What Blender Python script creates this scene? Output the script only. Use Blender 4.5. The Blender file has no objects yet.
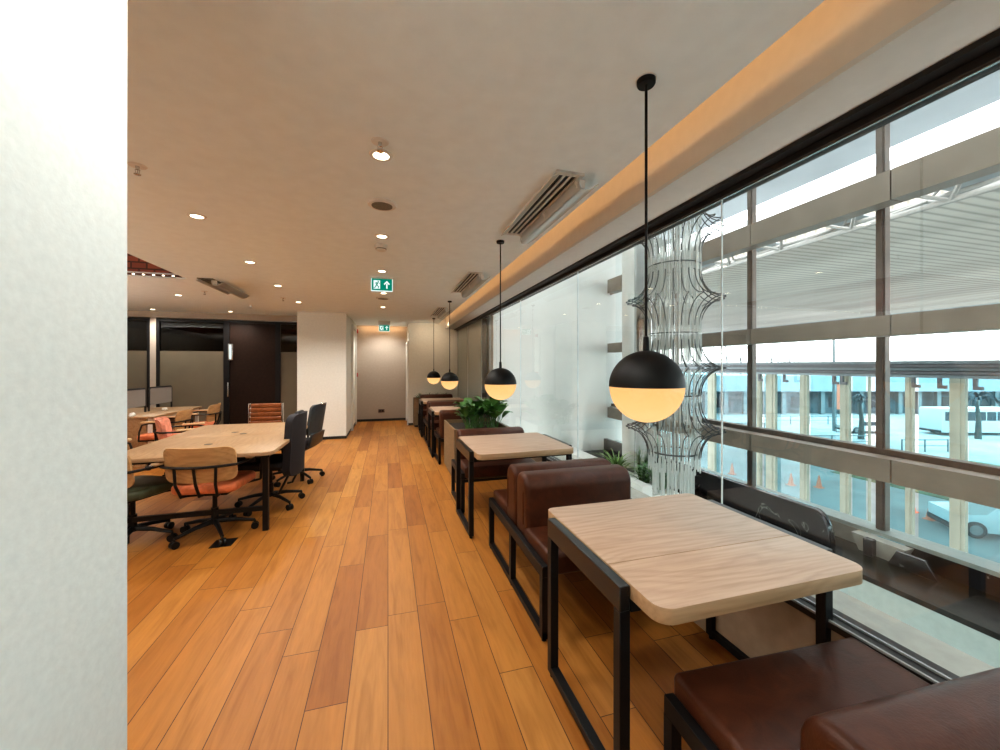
import bpy, bmesh, math, random
from mathutils import Vector, Matrix
random.seed(7)
PI = math.pi
scn = bpy.context.scene
COL = scn.collection

# ------------------------------------------------------------------ materials
def new_mat(name):
    m = bpy.data.materials.new(name); m.use_nodes = True
    nt = m.node_tree; nt.nodes.clear()
    out = nt.nodes.new('ShaderNodeOutputMaterial')
    return m, nt, out
def N(nt, t, **kw):
    n = nt.nodes.new(t)
    for k, v in kw.items():
        if k in n.inputs: n.inputs[k].default_value = v
        else: setattr(n, k, v)
    return n
def L(nt, a, b): nt.links.new(a, b)
def math_n(nt, op, a, b=None):
    n = nt.nodes.new('ShaderNodeMath'); n.operation = op
    for i, v in enumerate((a, b)):
        if v is None: continue
        if isinstance(v, (int, float)): n.inputs[i].default_value = v
        else: nt.links.new(v, n.inputs[i])
    return n.outputs[0]
def ramp(nt, fac, stops):
    r = nt.nodes.new('ShaderNodeValToRGB')
    el = r.color_ramp.elements
    while len(el) < len(stops): el.new(0.5)
    for e, (p, c) in zip(el, stops): e.position = p; e.color = (*c, 1)
    nt.links.new(fac, r.inputs[0]); return r.outputs[0]

def basic(name, color, rough=0.5, metal=0.0, noise=0.06, scale=20, bump=0.0, spec=0.5, coat=0.0, stretch=(1, 1, 1), sheen=0.0):
    m, nt, out = new_mat(name)
    p = N(nt, 'ShaderNodeBsdfPrincipled'); p.inputs['Roughness'].default_value = rough
    p.inputs['Metallic'].default_value = metal; p.inputs['Specular IOR Level'].default_value = spec
    p.inputs['Coat Weight'].default_value = coat
    p.inputs['Sheen Weight'].default_value = sheen
    tc = N(nt, 'ShaderNodeTexCoord'); mp = N(nt, 'ShaderNodeMapping'); mp.inputs['Scale'].default_value = stretch
    L(nt, tc.outputs['Object'], mp.inputs['Vector'])
    nz = N(nt, 'ShaderNodeTexNoise'); nz.inputs['Scale'].default_value = scale; nz.inputs['Detail'].default_value = 4
    L(nt, mp.outputs[0], nz.inputs['Vector'])
    lo = tuple(max(0, c * (1 - noise * 2)) for c in color); hi = tuple(min(1, c * (1 + noise * 2)) for c in color)
    L(nt, ramp(nt, nz.outputs[0], [(0.3, lo), (0.7, hi)]), p.inputs['Base Color'])
    if bump:
        b = N(nt, 'ShaderNodeBump'); b.inputs['Strength'].default_value = bump; b.inputs['Distance'].default_value = 0.01
        L(nt, nz.outputs[0], b.inputs['Height']); L(nt, b.outputs[0], p.inputs['Normal'])
    L(nt, p.outputs[0], out.inputs[0]); return m

def emit(name, color, strength):
    m, nt, out = new_mat(name)
    e = N(nt, 'ShaderNodeEmission'); e.inputs[0].default_value = (*color, 1); e.inputs[1].default_value = strength
    L(nt, e.outputs[0], out.inputs[0]); return m

def globe_mat():
    m, nt, out = new_mat('opal_globe')
    e = N(nt, 'ShaderNodeEmission')
    tc = N(nt, 'ShaderNodeTexCoord'); sp = N(nt, 'ShaderNodeSeparateXYZ'); L(nt, tc.outputs['Object'], sp.inputs[0])
    mr = N(nt, 'ShaderNodeMapRange'); mr.inputs[1].default_value = -0.15; mr.inputs[2].default_value = 0.0
    L(nt, sp.outputs[2], mr.inputs[0])
    L(nt, ramp(nt, mr.outputs[0], [(0.0, (1.0, .60, .27)), (0.6, (1.0, .565, .23)), (1.0, (1.0, .51, .19))]), e.inputs[0])
    e.inputs[1].default_value = 1.02
    g = N(nt, 'ShaderNodeBsdfGlossy'); g.inputs['Roughness'].default_value = .25; g.inputs[0].default_value = (.06, .06, .06, 1)
    a = N(nt, 'ShaderNodeAddShader'); L(nt, e.outputs[0], a.inputs[0]); L(nt, g.outputs[0], a.inputs[1])
    L(nt, a.outputs[0], out.inputs[0]); return m

def glass(name, tint=(1, 1, 1), refl=1.0, ior=1.45, haze=0.0, hazecol=(.9, .95, .95), rough=0.0, grz=.6, rz=None):
    m, nt, out = new_mat(name)
    t = N(nt, 'ShaderNodeBsdfTransparent'); t.inputs[0].default_value = (*tint, 1)
    g = N(nt, 'ShaderNodeBsdfGlossy'); g.inputs['Roughness'].default_value = rough; g.inputs[0].default_value = (refl, refl, refl, 1)
    lw = N(nt, 'ShaderNodeLayerWeight'); lw.inputs[0].default_value = .5; r0 = ((ior - 1) / (ior + 1)) ** 2 * 1.6 if rz is None else rz
    fr = math_n(nt, 'ADD', math_n(nt, 'MULTIPLY', math_n(nt, 'POWER', lw.outputs['Facing'], 5.0), (1 - r0) * grz), r0)
    mx = N(nt, 'ShaderNodeMixShader'); L(nt, fr, mx.inputs[0]); L(nt, t.outputs[0], mx.inputs[1]); L(nt, g.outputs[0], mx.inputs[2])
    if haze:
        d = N(nt, 'ShaderNodeBsdfDiffuse'); d.inputs[0].default_value = (*hazecol, 1)
        m2 = N(nt, 'ShaderNodeMixShader'); m2.inputs[0].default_value = haze
        L(nt, mx.outputs[0], m2.inputs[1]); L(nt, d.outputs[0], m2.inputs[2]); L(nt, m2.outputs[0], out.inputs[0])
    else: L(nt, mx.outputs[0], out.inputs[0])
    return m

def acrylic():
    m, nt, out = new_mat('frosted_acrylic')
    d = N(nt, 'ShaderNodeBsdfDiffuse'); d.inputs[0].default_value = (.92, .92, .90, 1)
    t = N(nt, 'ShaderNodeBsdfTranslucent'); t.inputs[0].default_value = (.97, .97, .95, 1)
    tr = N(nt, 'ShaderNodeBsdfTransparent'); g = N(nt, 'ShaderNodeBsdfGlossy'); g.inputs['Roughness'].default_value = .12
    m1 = N(nt, 'ShaderNodeMixShader'); m1.inputs[0].default_value = .88; L(nt, d.outputs[0], m1.inputs[1]); L(nt, t.outputs[0], m1.inputs[2])
    m2 = N(nt, 'ShaderNodeMixShader'); m2.inputs[0].default_value = .06; L(nt, m1.outputs[0], m2.inputs[1]); L(nt, tr.outputs[0], m2.inputs[2])
    m3 = N(nt, 'ShaderNodeMixShader'); m3.inputs[0].default_value = .40; L(nt, m2.outputs[0], m3.inputs[1]); L(nt, g.outputs[0], m3.inputs[2])
    L(nt, m3.outputs[0], out.inputs[0]); return m

def plank_floor():
    m, nt, out = new_mat('oak_planks')
    p = N(nt, 'ShaderNodeBsdfPrincipled')
    tc = N(nt, 'ShaderNodeTexCoord'); sp = N(nt, 'ShaderNodeSeparateXYZ'); L(nt, tc.outputs['Object'], sp.inputs[0])
    Wd, Ln = 0.172, 1.25
    xr = math_n(nt, 'DIVIDE', sp.outputs[0], Wd); row = math_n(nt, 'FLOOR', xr)
    w1 = N(nt, 'ShaderNodeTexWhiteNoise', noise_dimensions='1D'); L(nt, row, w1.inputs['W'])
    yr = math_n(nt, 'ADD', math_n(nt, 'DIVIDE', sp.outputs[1], Ln), math_n(nt, 'MULTIPLY', w1.outputs[0], 7.0))
    pid = math_n(nt, 'FLOOR', yr)
    cb = N(nt, 'ShaderNodeCombineXYZ'); L(nt, row, cb.inputs[0]); L(nt, pid, cb.inputs[1])
    w2 = N(nt, 'ShaderNodeTexWhiteNoise', noise_dimensions='3D'); L(nt, cb.outputs[0], w2.inputs['Vector'])
    rnd = w2.outputs[0]
    # grain
    gx = math_n(nt, 'ADD', math_n(nt, 'MULTIPLY', sp.outputs[0], 9.0), math_n(nt, 'MULTIPLY', rnd, 40.0))
    gy = math_n(nt, 'MULTIPLY', sp.outputs[1], 0.9)
    gc = N(nt, 'ShaderNodeCombineXYZ'); L(nt, gx, gc.inputs[0]); L(nt, gy, gc.inputs[1]); L(nt, math_n(nt, 'MULTIPLY', rnd, 9.0), gc.inputs[2])
    n1 = N(nt, 'ShaderNodeTexNoise'); n1.inputs['Scale'].default_value = 1.6; n1.inputs['Detail'].default_value = 5; n1.inputs['Distortion'].default_value = 1.2
    L(nt, gc.outputs[0], n1.inputs['Vector'])
    n2 = N(nt, 'ShaderNodeTexNoise'); n2.inputs['Scale'].default_value = 9; n2.inputs['Detail'].default_value = 3
    L(nt, gc.outputs[0], n2.inputs['Vector'])
    base = ramp(nt, rnd, [(0.0, (.25, .085, .014)), (0.06, (.31, .112, .019)), (0.18, (.365, .144, .026)), (0.7, (.41, .172, .034)), (1.0, (.47, .220, .054))])
    gr = ramp(nt, n1.outputs[0], [(0.30, (.80, .74, .66)), (0.5, (1, 1, 1)), (0.72, (1.12, 1.10, 1.06))])
    mix = N(nt, 'ShaderNodeMix', data_type='RGBA', blend_type='MULTIPLY'); mix.inputs[0].default_value = 1
    L(nt, base, mix.inputs[6]); L(nt, gr, mix.inputs[7])
    fg = ramp(nt, n2.outputs[0], [(0.35, (.92, .90, .86)), (0.6, (1, 1, 1))])
    mix2 = N(nt, 'ShaderNodeMix', data_type='RGBA', blend_type='MULTIPLY'); mix2.inputs[0].default_value = .8
    L(nt, mix.outputs[2], mix2.inputs[6]); L(nt, fg, mix2.inputs[7])
    # seams
    fx = math_n(nt, 'FRACT', xr); fy = math_n(nt, 'FRACT', yr)
    ex = math_n(nt, 'MINIMUM', fx, math_n(nt, 'SUBTRACT', 1.0, fx)); ey = math_n(nt, 'MINIMUM', fy, math_n(nt, 'SUBTRACT', 1.0, fy))
    e = math_n(nt, 'MINIMUM', math_n(nt, 'MULTIPLY', ex, Wd), math_n(nt, 'MULTIPLY', ey, Ln))
    seam = math_n(nt, 'LESS_THAN', e, 0.0019)
    mix3 = N(nt, 'ShaderNodeMix', data_type='RGBA'); L(nt, seam, mix3.inputs[0]); L(nt, mix2.outputs[2], mix3.inputs[6]); mix3.inputs[7].default_value = (.07, .026, .008, 1)
    L(nt, mix3.outputs[2], p.inputs['Base Color'])
    p.inputs['Roughness'].default_value = .46; p.inputs['Specular IOR Level'].default_value = .35
    b = N(nt, 'ShaderNodeBump'); b.inputs['Strength'].default_value = .25; b.inputs['Distance'].default_value = .003
    L(nt, math_n(nt, 'SUBTRACT', n2.outputs[0], math_n(nt, 'MULTIPLY', seam, 1.5)), b.inputs['Height']); L(nt, b.outputs[0], p.inputs['Normal'])
    L(nt, p.outputs[0], out.inputs[0]); return m

def wood(name, c0, c1, along='X', rough=.5, freq=16, contrast=.35):
    """flat-sawn veneer with cathedral grain running along one axis"""
    m, nt, out = new_mat(name)
    p = N(nt, 'ShaderNodeBsdfPrincipled'); p.inputs['Roughness'].default_value = rough
    tc = N(nt, 'ShaderNodeTexCoord'); mp = N(nt, 'ShaderNodeMapping')
    mp.inputs['Scale'].default_value = (.30, 1, 1) if along == 'X' else (1, .30, 1)
    L(nt, tc.outputs['Object'], mp.inputs['Vector'])
    sx = N(nt, 'ShaderNodeSeparateXYZ'); L(nt, mp.outputs[0], sx.inputs[0])
    nz = N(nt, 'ShaderNodeTexNoise'); nz.inputs['Scale'].default_value = 4.0; nz.inputs['Detail'].default_value = 1.5; nz.inputs['Roughness'].default_value = .35
    L(nt, mp.outputs[0], nz.inputs['Vector'])
    jg = N(nt, 'ShaderNodeTexNoise'); jg.inputs['Scale'].default_value = 45; jg.inputs['Detail'].default_value = 2; L(nt, mp.outputs[0], jg.inputs['Vector'])
    acr = sx.outputs[1] if along == 'X' else sx.outputs[0]
    ph = math_n(nt, 'ADD', math_n(nt, 'MULTIPLY', acr, freq * 1.6), math_n(nt, 'ADD', math_n(nt, 'MULTIPLY', nz.outputs[0], freq), math_n(nt, 'MULTIPLY', jg.outputs[0], .55)))
    line = math_n(nt, 'FRACT', ph)
    fine = N(nt, 'ShaderNodeTexNoise'); fine.inputs['Scale'].default_value = 60; fine.inputs['Detail'].default_value = 3
    mp2 = N(nt, 'ShaderNodeMapping'); mp2.inputs['Scale'].default_value = (.06, 1, 1) if along == 'X' else (1, .06, 1)
    L(nt, tc.outputs['Object'], mp2.inputs['Vector']); L(nt, mp2.outputs[0], fine.inputs['Vector'])
    a = ramp(nt, line, [(0.0, tuple(x * (1 - contrast) + y * contrast for x, y in zip(c0, c1))), (0.30, c0), (0.62, c0), (1.0, tuple(x * (1 - contrast) + y * contrast for x, y in zip(c0, c1)))])
    f2 = ramp(nt, fine.outputs[0], [(0.3, (.86, .84, .80)), (0.65, (1.03, 1.03, 1.03))])
    mix = N(nt, 'ShaderNodeMix', data_type='RGBA', blend_type='MULTIPLY'); mix.inputs[0].default_value = 1
    L(nt, a, mix.inputs[6]); L(nt, f2, mix.inputs[7]); L(nt, mix.outputs[2], p.inputs['Base Color'])
    L(nt, p.outputs[0], out.inputs[0]); return m

def leather(name, color, rough=.36):
    m, nt, out = new_mat(name)
    p = N(nt, 'ShaderNodeBsdfPrincipled'); p.inputs['Roughness'].default_value = rough
    p.inputs['Specular IOR Level'].default_value = .35
    tc = N(nt, 'ShaderNodeTexCoord')
    v = N(nt, 'ShaderNodeTexVoronoi'); v.inputs['Scale'].default_value = 160; L(nt, tc.outputs['Object'], v.inputs['Vector'])
    n = N(nt, 'ShaderNodeTexNoise'); n.inputs['Scale'].default_value = 9; n.inputs['Detail'].default_value = 6; n.inputs['Distortion'].default_value = 1.5
    L(nt, tc.outputs['Object'], n.inputs['Vector'])
    L(nt, ramp(nt, n.outputs[0], [(0.3, tuple(c * .75 for c in color)), (0.52, color), (0.72, tuple(min(1, c * 1.3) for c in color))]), p.inputs['Base Color'])
    b = N(nt, 'ShaderNodeBump'); b.inputs['Strength'].default_value = .22; b.inputs['Distance'].default_value = .004
    L(nt, math_n(nt, 'ADD', math_n(nt, 'MULTIPLY', v.outputs[0], .35), math_n(nt, 'MULTIPLY', n.outputs[0], 1.4)), b.inputs['Height']); L(nt, b.outputs[0], p.inputs['Normal'])
    L(nt, p.outputs[0], out.inputs[0]); return m

def marble():
    m, nt, out = new_mat('black_marble')
    p = N(nt, 'ShaderNodeBsdfPrincipled'); p.inputs['Roughness'].default_value = .12
    tc = N(nt, 'ShaderNodeTexCoord')
    n = N(nt, 'ShaderNodeTexNoise'); n.inputs['Scale'].default_value = 2.2; n.inputs['Detail'].default_value = 7; n.inputs['Distortion'].default_value = 2.5
    L(nt, tc.outputs['Object'], n.inputs['Vector'])
    L(nt, ramp(nt, n.outputs[0], [(0.0, (.012, .012, .014)), (0.655, (.02, .02, .024)), (0.67, (.22, .22, .21)), (0.68, (.02, .02, .024)), (1, (.03, .03, .03))]), p.inputs['Base Color'])
    L(nt, p.outputs[0], out.inputs[0]); return m

def ribbed(name, c0, c1, freq, axis=1):
    m, nt, out = new_mat(name)
    p = N(nt, 'ShaderNodeBsdfPrincipled'); p.inputs['Roughness'].default_value = .6
    tc = N(nt, 'ShaderNodeTexCoord'); sp = N(nt, 'ShaderNodeSeparateXYZ'); L(nt, tc.outputs['Object'], sp.inputs[0])
    fr = math_n(nt, 'FRACT', math_n(nt, 'MULTIPLY', sp.outputs[axis], freq))
    n = N(nt, 'ShaderNodeTexNoise'); n.inputs['Scale'].default_value = .12; n.inputs['Detail'].default_value = 4
    mp = N(nt, 'ShaderNodeMapping'); mp.inputs['Scale'].default_value = (2.5, .6, 1); L(nt, tc.outputs['Object'], mp.inputs['Vector']); L(nt, mp.outputs[0], n.inputs['Vector'])
    a = ramp(nt, fr, [(0.0, c1), (0.25, c0), (0.75, c0), (1.0, c1)])
    sm = ramp(nt, n.outputs[0], [(0.35, (.78, .76, .74)), (0.65, (1.1, 1.1, 1.1))])
    mix = N(nt, 'ShaderNodeMix', data_type='RGBA', blend_type='MULTIPLY'); mix.inputs[0].default_value = 1
    L(nt, a, mix.inputs[6]); L(nt, sm, mix.inputs[7]); L(nt, mix.outputs[2], p.inputs['Base Color'])
    L(nt, p.outputs[0], out.inputs[0]); return m

M = dict(
    floor=plank_floor(),
    paint=basic('warm_white_paint', (.81, .80, .735), .9, noise=.015, scale=30, spec=.2),
    ceil=basic('ceiling_paint', (.83, .90, .92), .95, noise=.012, scale=12, spec=.1),
    pillar=basic('cool_white_paint', (.68, .71, .69), .9, noise=.02, scale=60, bump=.06, spec=.2),
    cove=basic('cove_paint', (.70, .62, .52), .9, noise=.01, spec=.1),
    soffit=basic('soffit_paint', (.62, .61, .57), .9, noise=.01, spec=.1),
    beige=basic('beige_wall_paint', (.46, .39, .325), .9, noise=.015, spec=.15),
    black=basic('black_powder_coat', (.007, .0065, .007), .45, noise=.1, scale=90, spec=.35),
    rail=basic('dark_bronze_rail', (.014, .014, .014), .30, metal=0, noise=.08, scale=60),
    wframe=basic('dark_bronze_window_frame', (.016, .012, .010), .4, noise=.08, spec=.4),
    steel=basic('chrome', (.6, .6, .6), .2, metal=1, noise=.02),
    base=basic('black_skirting', (.02, .02, .02), .5),
    oak=wood('pale_oak_veneer', (.50, .36, .27), (.31, .20, .135), 'X', .5, 11, .30),
    oakedge=wood('pale_oak_edge', (.45, .30, .175), (.31, .19, .10), 'X', .5, 20, .3),
    desk=wood('honey_oak_veneer', (.36, .225, .115), (.25, .14, .06), 'Y', .45, 14, .45),
    ply=wood('oak_plywood_back', (.52, .31, .14), (.33, .17, .065), 'X', .45, 12, .4),
    armwood=wood('pale_armrest_oak', (.66, .46, .26), (.5, .32, .16), 'Y', .5, 10, .3),
    leather=leather('brown_leather', (.068, .020, .008), .40),
    tan=leather('tan_leather', (.24, .075, .022), .42),
    coral=leather('coral_leather', (.66, .20, .085), .45),
    pink=leather('pink_leather', (.72, .30, .20), .5),
    green=leather('olive_green_leather', (.085, .10, .06), .45),
    sage=leather('sage_leather', (.30, .36, .28), .5),
    mesh=basic('charcoal_fabric', (.022, .020, .024), .85, noise=.15, scale=150, bump=.1),
    slate=basic('slate_plastic', (.045, .055, .062), .45, noise=.06),
    globe=globe_mat(),
    shade=basic('matte_black_shade', (.006, .0055, .0055), .5, noise=.05, spec=.3),
    pane=glass('clear_window_glass', (.965, .985, .975), 1.0, 1.42, rz=.065),
    reflpane=basic('painted_grey_green_reflection', (.30, .32, .28), .12, noise=.02),
    bead=basic('pale_bead', (.38, .38, .37), .5, noise=.02),
    joint=basic('silicone_joint', (.72, .80, .80), .3),
    fpane=glass('facade_glass', (.95, .985, .99), .5, 1.4),
    aqua=glass('aqua_tinted_glass', (.42, .76, .84), .8, 1.45),
    darkglass=glass('dark_partition_glass', (.26, .20, .14), .9, 1.6, rz=.03, grz=.25),
    frost=basic('frosted_film', (.155, .13, .09), .35, noise=.03, scale=3),
    darkdoor=basic('dark_brown_door', (.022, .011, .007), .45, noise=.1, spec=.2),
    mull=basic('bronze_aluminium', (.27, .225, .185), .45, metal=.25, noise=.05, scale=5),
    mulld=basic('bronze_aluminium_dark', (.16, .13, .11), .45, metal=.25, noise=.08, scale=8),
    white=basic('white_plaster', (.74, .725, .685), .85, noise=.015, scale=2, spec=.15),
    wplast=basic('white_plastic', (.72, .70, .66), .45, noise=.02),
    clear=acrylic(),
    lampface=emit('downlight_glow', (1.0, .86, .62), 9.0),
    grille=basic('speaker_grille', (.20, .18, .14), .7, noise=.3, scale=300),
    marble=marble(),
    stone=basic('dark_polished_stone', (.022, .019, .016), .22, noise=.25, scale=7, spec=.25),
    ledge=basic('beige_ledge', (.36, .345, .30), .7, noise=.04, scale=14),
    slab=basic('pale_slab_edge', (.40, .445, .415), .35, noise=.03),
    sill=basic('taupe_sill_wall', (.40, .31, .22), .8, noise=.03),
    planter=basic('brown_planter_laminate', (.23, .155, .085), .55, noise=.08, scale=8, stretch=(1, 1, 8)),
    soil=basic('dark_soil', (.03, .022, .015), .95, noise=.4, scale=60, bump=.5),
    leaf=basic('dark_green_leaf', (.085, .20, .05), .38, noise=.35, scale=9),
    leaf2=basic('blue_green_leaf', (.06, .13, .05), .45, noise=.3, scale=9),
    leaf3=basic('light_green_leaf', (.16, .26, .06), .45, noise=.3, scale=9),
    petal=basic('white_spathe', (.8, .8, .72), .5),
    exitg=emit('exit_green', (.005, .30, .20), .75),
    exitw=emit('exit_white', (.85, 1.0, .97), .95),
    red=basic('red_plastic', (.45, .03, .03), .4),
    plate=basic('brown_socket_plate', (.10, .045, .03), .4),
    tile=None,
    rod=glass('glass_rod', (.80, .82, .80), 1.0, 1.9, haze=.42, hazecol=(.80, .80, .77)),
    wire=basic('dark_wire', (.06, .06, .06), .4, metal=.5),
    mirror=basic('polished_steel', (.45, .46, .46), .12, metal=1, noise=.1, scale=2),
    soffit_rib=ribbed('ribbed_canopy_soffit', (.47, .41, .35), (.22, .19, .16), 2.6, 1),
    roofgrey=basic('grey_roof_panel', (.42, .44, .46), .6, noise=.08, scale=.5),
    rooflight=basic('pale_roof_panel', (.82, .84, .85), .6, noise=.04, scale=1),
    truss=basic('white_truss_steel', (.22, .21, .19), .5),
    road=basic('pale_asphalt', (.38, .40, .405), .9, noise=.1, scale=.4),
    grass=basic('roadside_grass', (.15, .19, .10), .95, noise=.2, scale=1.5),
    cream=basic('cream_pillar', (.27, .275, .22), .7, noise=.05, scale=3),
    louvre=basic('grey_louvre', (.07, .07, .075), .55, noise=.08, scale=4),
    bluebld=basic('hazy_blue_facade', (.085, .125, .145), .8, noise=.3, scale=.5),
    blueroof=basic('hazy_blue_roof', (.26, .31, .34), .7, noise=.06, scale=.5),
    vwhite=basic('vehicle_white_paint', (.55, .56, .56), .3, noise=.02),
    vglass=basic('vehicle_dark_window', (.03, .045, .055), .15),
    tyre=basic('tyre_rubber', (.035, .04, .045), .8),
    fence=basic('pale_steel_railing', (.17, .20, .21), .5, metal=.3),
    cone=basic('orange_cone', (.85, .22, .12), .6),
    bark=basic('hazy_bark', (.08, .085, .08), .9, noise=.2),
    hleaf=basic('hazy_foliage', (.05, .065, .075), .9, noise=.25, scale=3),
    paper=basic('white_paper', (.80, .78, .74), .8),
    screen=basic('grey_screen_felt', (.26, .225, .20), .95, noise=.08, scale=90),
)
def tile_mat():
    m, nt, out = new_mat('red_brown_timber_slats')
    p = N(nt, 'ShaderNodeBsdfPrincipled'); p.inputs['Roughness'].default_value = .5
    tc = N(nt, 'ShaderNodeTexCoord'); mp = N(nt, 'ShaderNodeMapping'); mp.inputs['Rotation'].default_value = (PI / 2, 0, 0)
    L(nt, tc.outputs['Object'], mp.inputs[0])
    b = N(nt, 'ShaderNodeTexBrick'); b.inputs['Scale'].default_value = 3.2; b.inputs['Mortar Size'].default_value = .03
    b.inputs['Color1'].default_value = (.30, .085, .04, 1); b.inputs['Color2'].default_value = (.20, .05, .028, 1); b.inputs['Mortar'].default_value = (.06, .02, .012, 1)
    L(nt, mp.outputs[0], b.inputs[0]); L(nt, b.outputs[0], p.inputs['Base Color']); L(nt, p.outputs[0], out.inputs[0]); return m
M['tile'] = tile_mat()

# ------------------------------------------------------------------ mesh helpers
def B(): return bmesh.new()
def box(bm, c, s, rot=None, bev=0.0, seg=3):
    """axis box of full size s at centre c, optional z-rotation / matrix and rounded edges"""
    t = bmesh.new(); bmesh.ops.create_cube(t, size=1.0)
    bmesh.ops.scale(t, vec=s, verts=t.verts)
    if bev: bmesh.ops.bevel(t, geom=list(t.edges), offset=bev, segments=seg, profile=.5, affect='EDGES', clamp_overlap=True)
    mt = Matrix.Translation(c)
    if rot is not None: mt = mt @ (rot.to_4x4() if isinstance(rot, Matrix) else Matrix.Rotation(rot, 4, 'Z'))
    bmesh.ops.transform(t, matrix=mt, verts=t.verts)
    merge(bm, t); return bm
def bb(bm, x0, x1, y0, y1, z0, z1, bev=0.0, seg=3):
    return box(bm, ((x0 + x1) / 2, (y0 + y1) / 2, (z0 + z1) / 2), (abs(x1 - x0), abs(y1 - y0), abs(z1 - z0)), None, bev, seg)
def merge(bm, t):
    me = bpy.data.meshes.new('tmp'); t.to_mesh(me); t.free(); bm.from_mesh(me); bpy.data.meshes.remove(me)
def cyl(bm, p0, p1, r0, r1=None, n=16, caps=True):
    r1 = r0 if r1 is None else r1
    p0, p1 = Vector(p0), Vector(p1); d = p1 - p0
    q = d.to_track_quat('Z', 'Y').to_matrix()
    ra, rb = [], []
    for i in range(n):
        a = 2 * PI * i / n; v = Vector((math.cos(a), math.sin(a), 0))
        ra.append(bm.verts.new(p0 + q @ (v * r0))); rb.append(bm.verts.new(p1 + q @ (v * r1)))
    for i in range(n):
        j = (i + 1) % n; bm.faces.new((ra[i], ra[j], rb[j], rb[i]))
    if caps: bm.faces.new(list(reversed(ra))); bm.faces.new(rb)
    return bm
def tube(bm, pts, r, n=8):
    pts = [Vector(p) for p in pts]; rings = []
    up = None
    for i, p in enumerate(pts):
        d = (pts[min(i + 1, len(pts) - 1)] - pts[max(i - 1, 0)]).normalized()
        if up is None: up = d.orthogonal().normalized()
        up = (up - d * up.dot(d)).normalized(); s = d.cross(up)
        rr = r[i] if isinstance(r, (list, tuple)) else r
        rings.append([bm.verts.new(p + (up * math.cos(2 * PI * k / n) + s * math.sin(2 * PI * k / n)) * rr) for k in range(n)])
    for a, b in zip(rings, rings[1:]):
        for k in range(n): bm.faces.new((a[k], a[(k + 1) % n], b[(k + 1) % n], b[k]))
    bm.faces.new(list(reversed(rings[0]))); bm.faces.new(rings[-1]); return bm
def lathe(bm, prof, n=32, c=(0, 0, 0)):
    c = Vector(c); rings = []
    for r, z in prof:
        if r < 1e-5: rings.append([bm.verts.new(c + Vector((0, 0, z)))])
        else: rings.append([bm.verts.new(c + Vector((r * math.cos(2 * PI * k / n), r * math.sin(2 * PI * k / n), z))) for k in range(n)])
    for a, b in zip(rings, rings[1:]):
        for k in range(n):
            j = (k + 1) % n
            if len(a) == 1 and len(b) == 1: continue
            if len(a) == 1: bm.faces.new((a[0], b[j], b[k]))
            elif len(b) == 1: bm.faces.new((a[k], a[j], b[0]))
            else: bm.faces.new((a[k], a[j], b[j], b[k]))
    return bm
def prism(bm, prof, axis, a0, a1, bev=0.0, seg=3):
    """closed 2D profile extruded along an axis; profile coords are the two other axes in order"""
    t = bmesh.new()
    def mk(u, v, w): return {'X': (w, u, v), 'Y': (u, w, v), 'Z': (u, v, w)}[axis]
    va = [t.verts.new(mk(u, v, a0)) for u, v in prof]; vb = [t.verts.new(mk(u, v, a1)) for u, v in prof]
    n = len(prof); f0 = t.faces.new(va); f1 = t.faces.new(vb)
    for i in range(n): t.faces.new((va[i], va[(i + 1) % n], vb[(i + 1) % n], vb[i]))
    bmesh.ops.recalc_face_normals(t, faces=t.faces)
    if bev:
        ed = list({e for f in (f0, f1) for e in f.edges})
        bmesh.ops.bevel(t, geom=ed, offset=bev, segments=seg, profile=.5, affect='EDGES', clamp_overlap=True)
    merge(bm, t); return bm
def rrect(x0, x1, y0, y1, r, n=8):
    pts = []
    rr = r if isinstance(r, (tuple, list)) else (r,) * 4
    for (cx, cy, a0, q) in ((x1, y1, 0, rr[0]), (x0, y1, 90, rr[1]), (x0, y0, 180, rr[2]), (x1, y0, 270, rr[3])):
        sx = -1 if cx == x1 else 1; sy = -1 if cy == y1 else 1
        for k in range(n + 1):
            a = math.radians(a0 + 90 * k / n)
            pts.append((cx + sx * q + q * math.cos(a), cy + sy * q + q * math.sin(a)))
    return pts
def obj(name, bm, mat, parent=None, loc=None, rotz=0, smooth=40, kind=None):
    me = bpy.data.meshes.new(name)
    bmesh.ops.recalc_face_normals(bm, faces=bm.faces)
    bm.to_mesh(me); bm.free()
    if smooth:
        me.polygons.foreach_set('use_smooth', [True] * len(me.polygons)); me.set_sharp_from_angle(angle=math.radians(smooth))
    o = bpy.data.objects.new(name, me); COL.objects.link(o)
    for mm in (mat if isinstance(mat, (list, tuple)) else [mat]): me.materials.append(mm)
    if parent: o.parent = parent
    if loc: o.location = loc
    if rotz: o.rotation_euler = (0, 0, rotz)
    if kind: o['kind'] = kind
    return o
def tag(o, label, cat, group=None, kind=None):
    o['label'] = label; o['category'] = cat
    if group: o['group'] = group
    if kind: o['kind'] = kind
    return o
def thing(name, label, cat, loc=(0, 0, 0), rotz=0, group=None):
    o = bpy.data.objects.new(name, None); COL.objects.link(o); o.empty_display_size = .1
    o.location = loc; o.rotation_euler = (0, 0, rotz); return tag(o, label, cat, group)
def struct(name, bm, mat, label, cat, parent=None, smooth=40):
    o = obj(name, bm, mat, parent, smooth=smooth); o['kind'] = 'structure'
    if not parent: o['label'] = label; o['category'] = cat
    return o
def sempty(name, label, cat, loc=(0, 0, 0)):
    o = thing(name, label, cat, loc); o['kind'] = 'structure'; return o
ORD = ['first', 'second', 'third', 'fourth', 'fifth', 'sixth', 'seventh', 'eighth', 'ninth', 'tenth']

# ------------------------------------------------------------------ key dimensions
ZC = 2.56           # ceiling
XG = 1.72           # lounge glazing
ZH = 2.40           # underside of window head frame
XF = 4.4            # outer facade
YE = 9.98           # end wall of the lounge
ZG = -6.0           # street level

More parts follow.
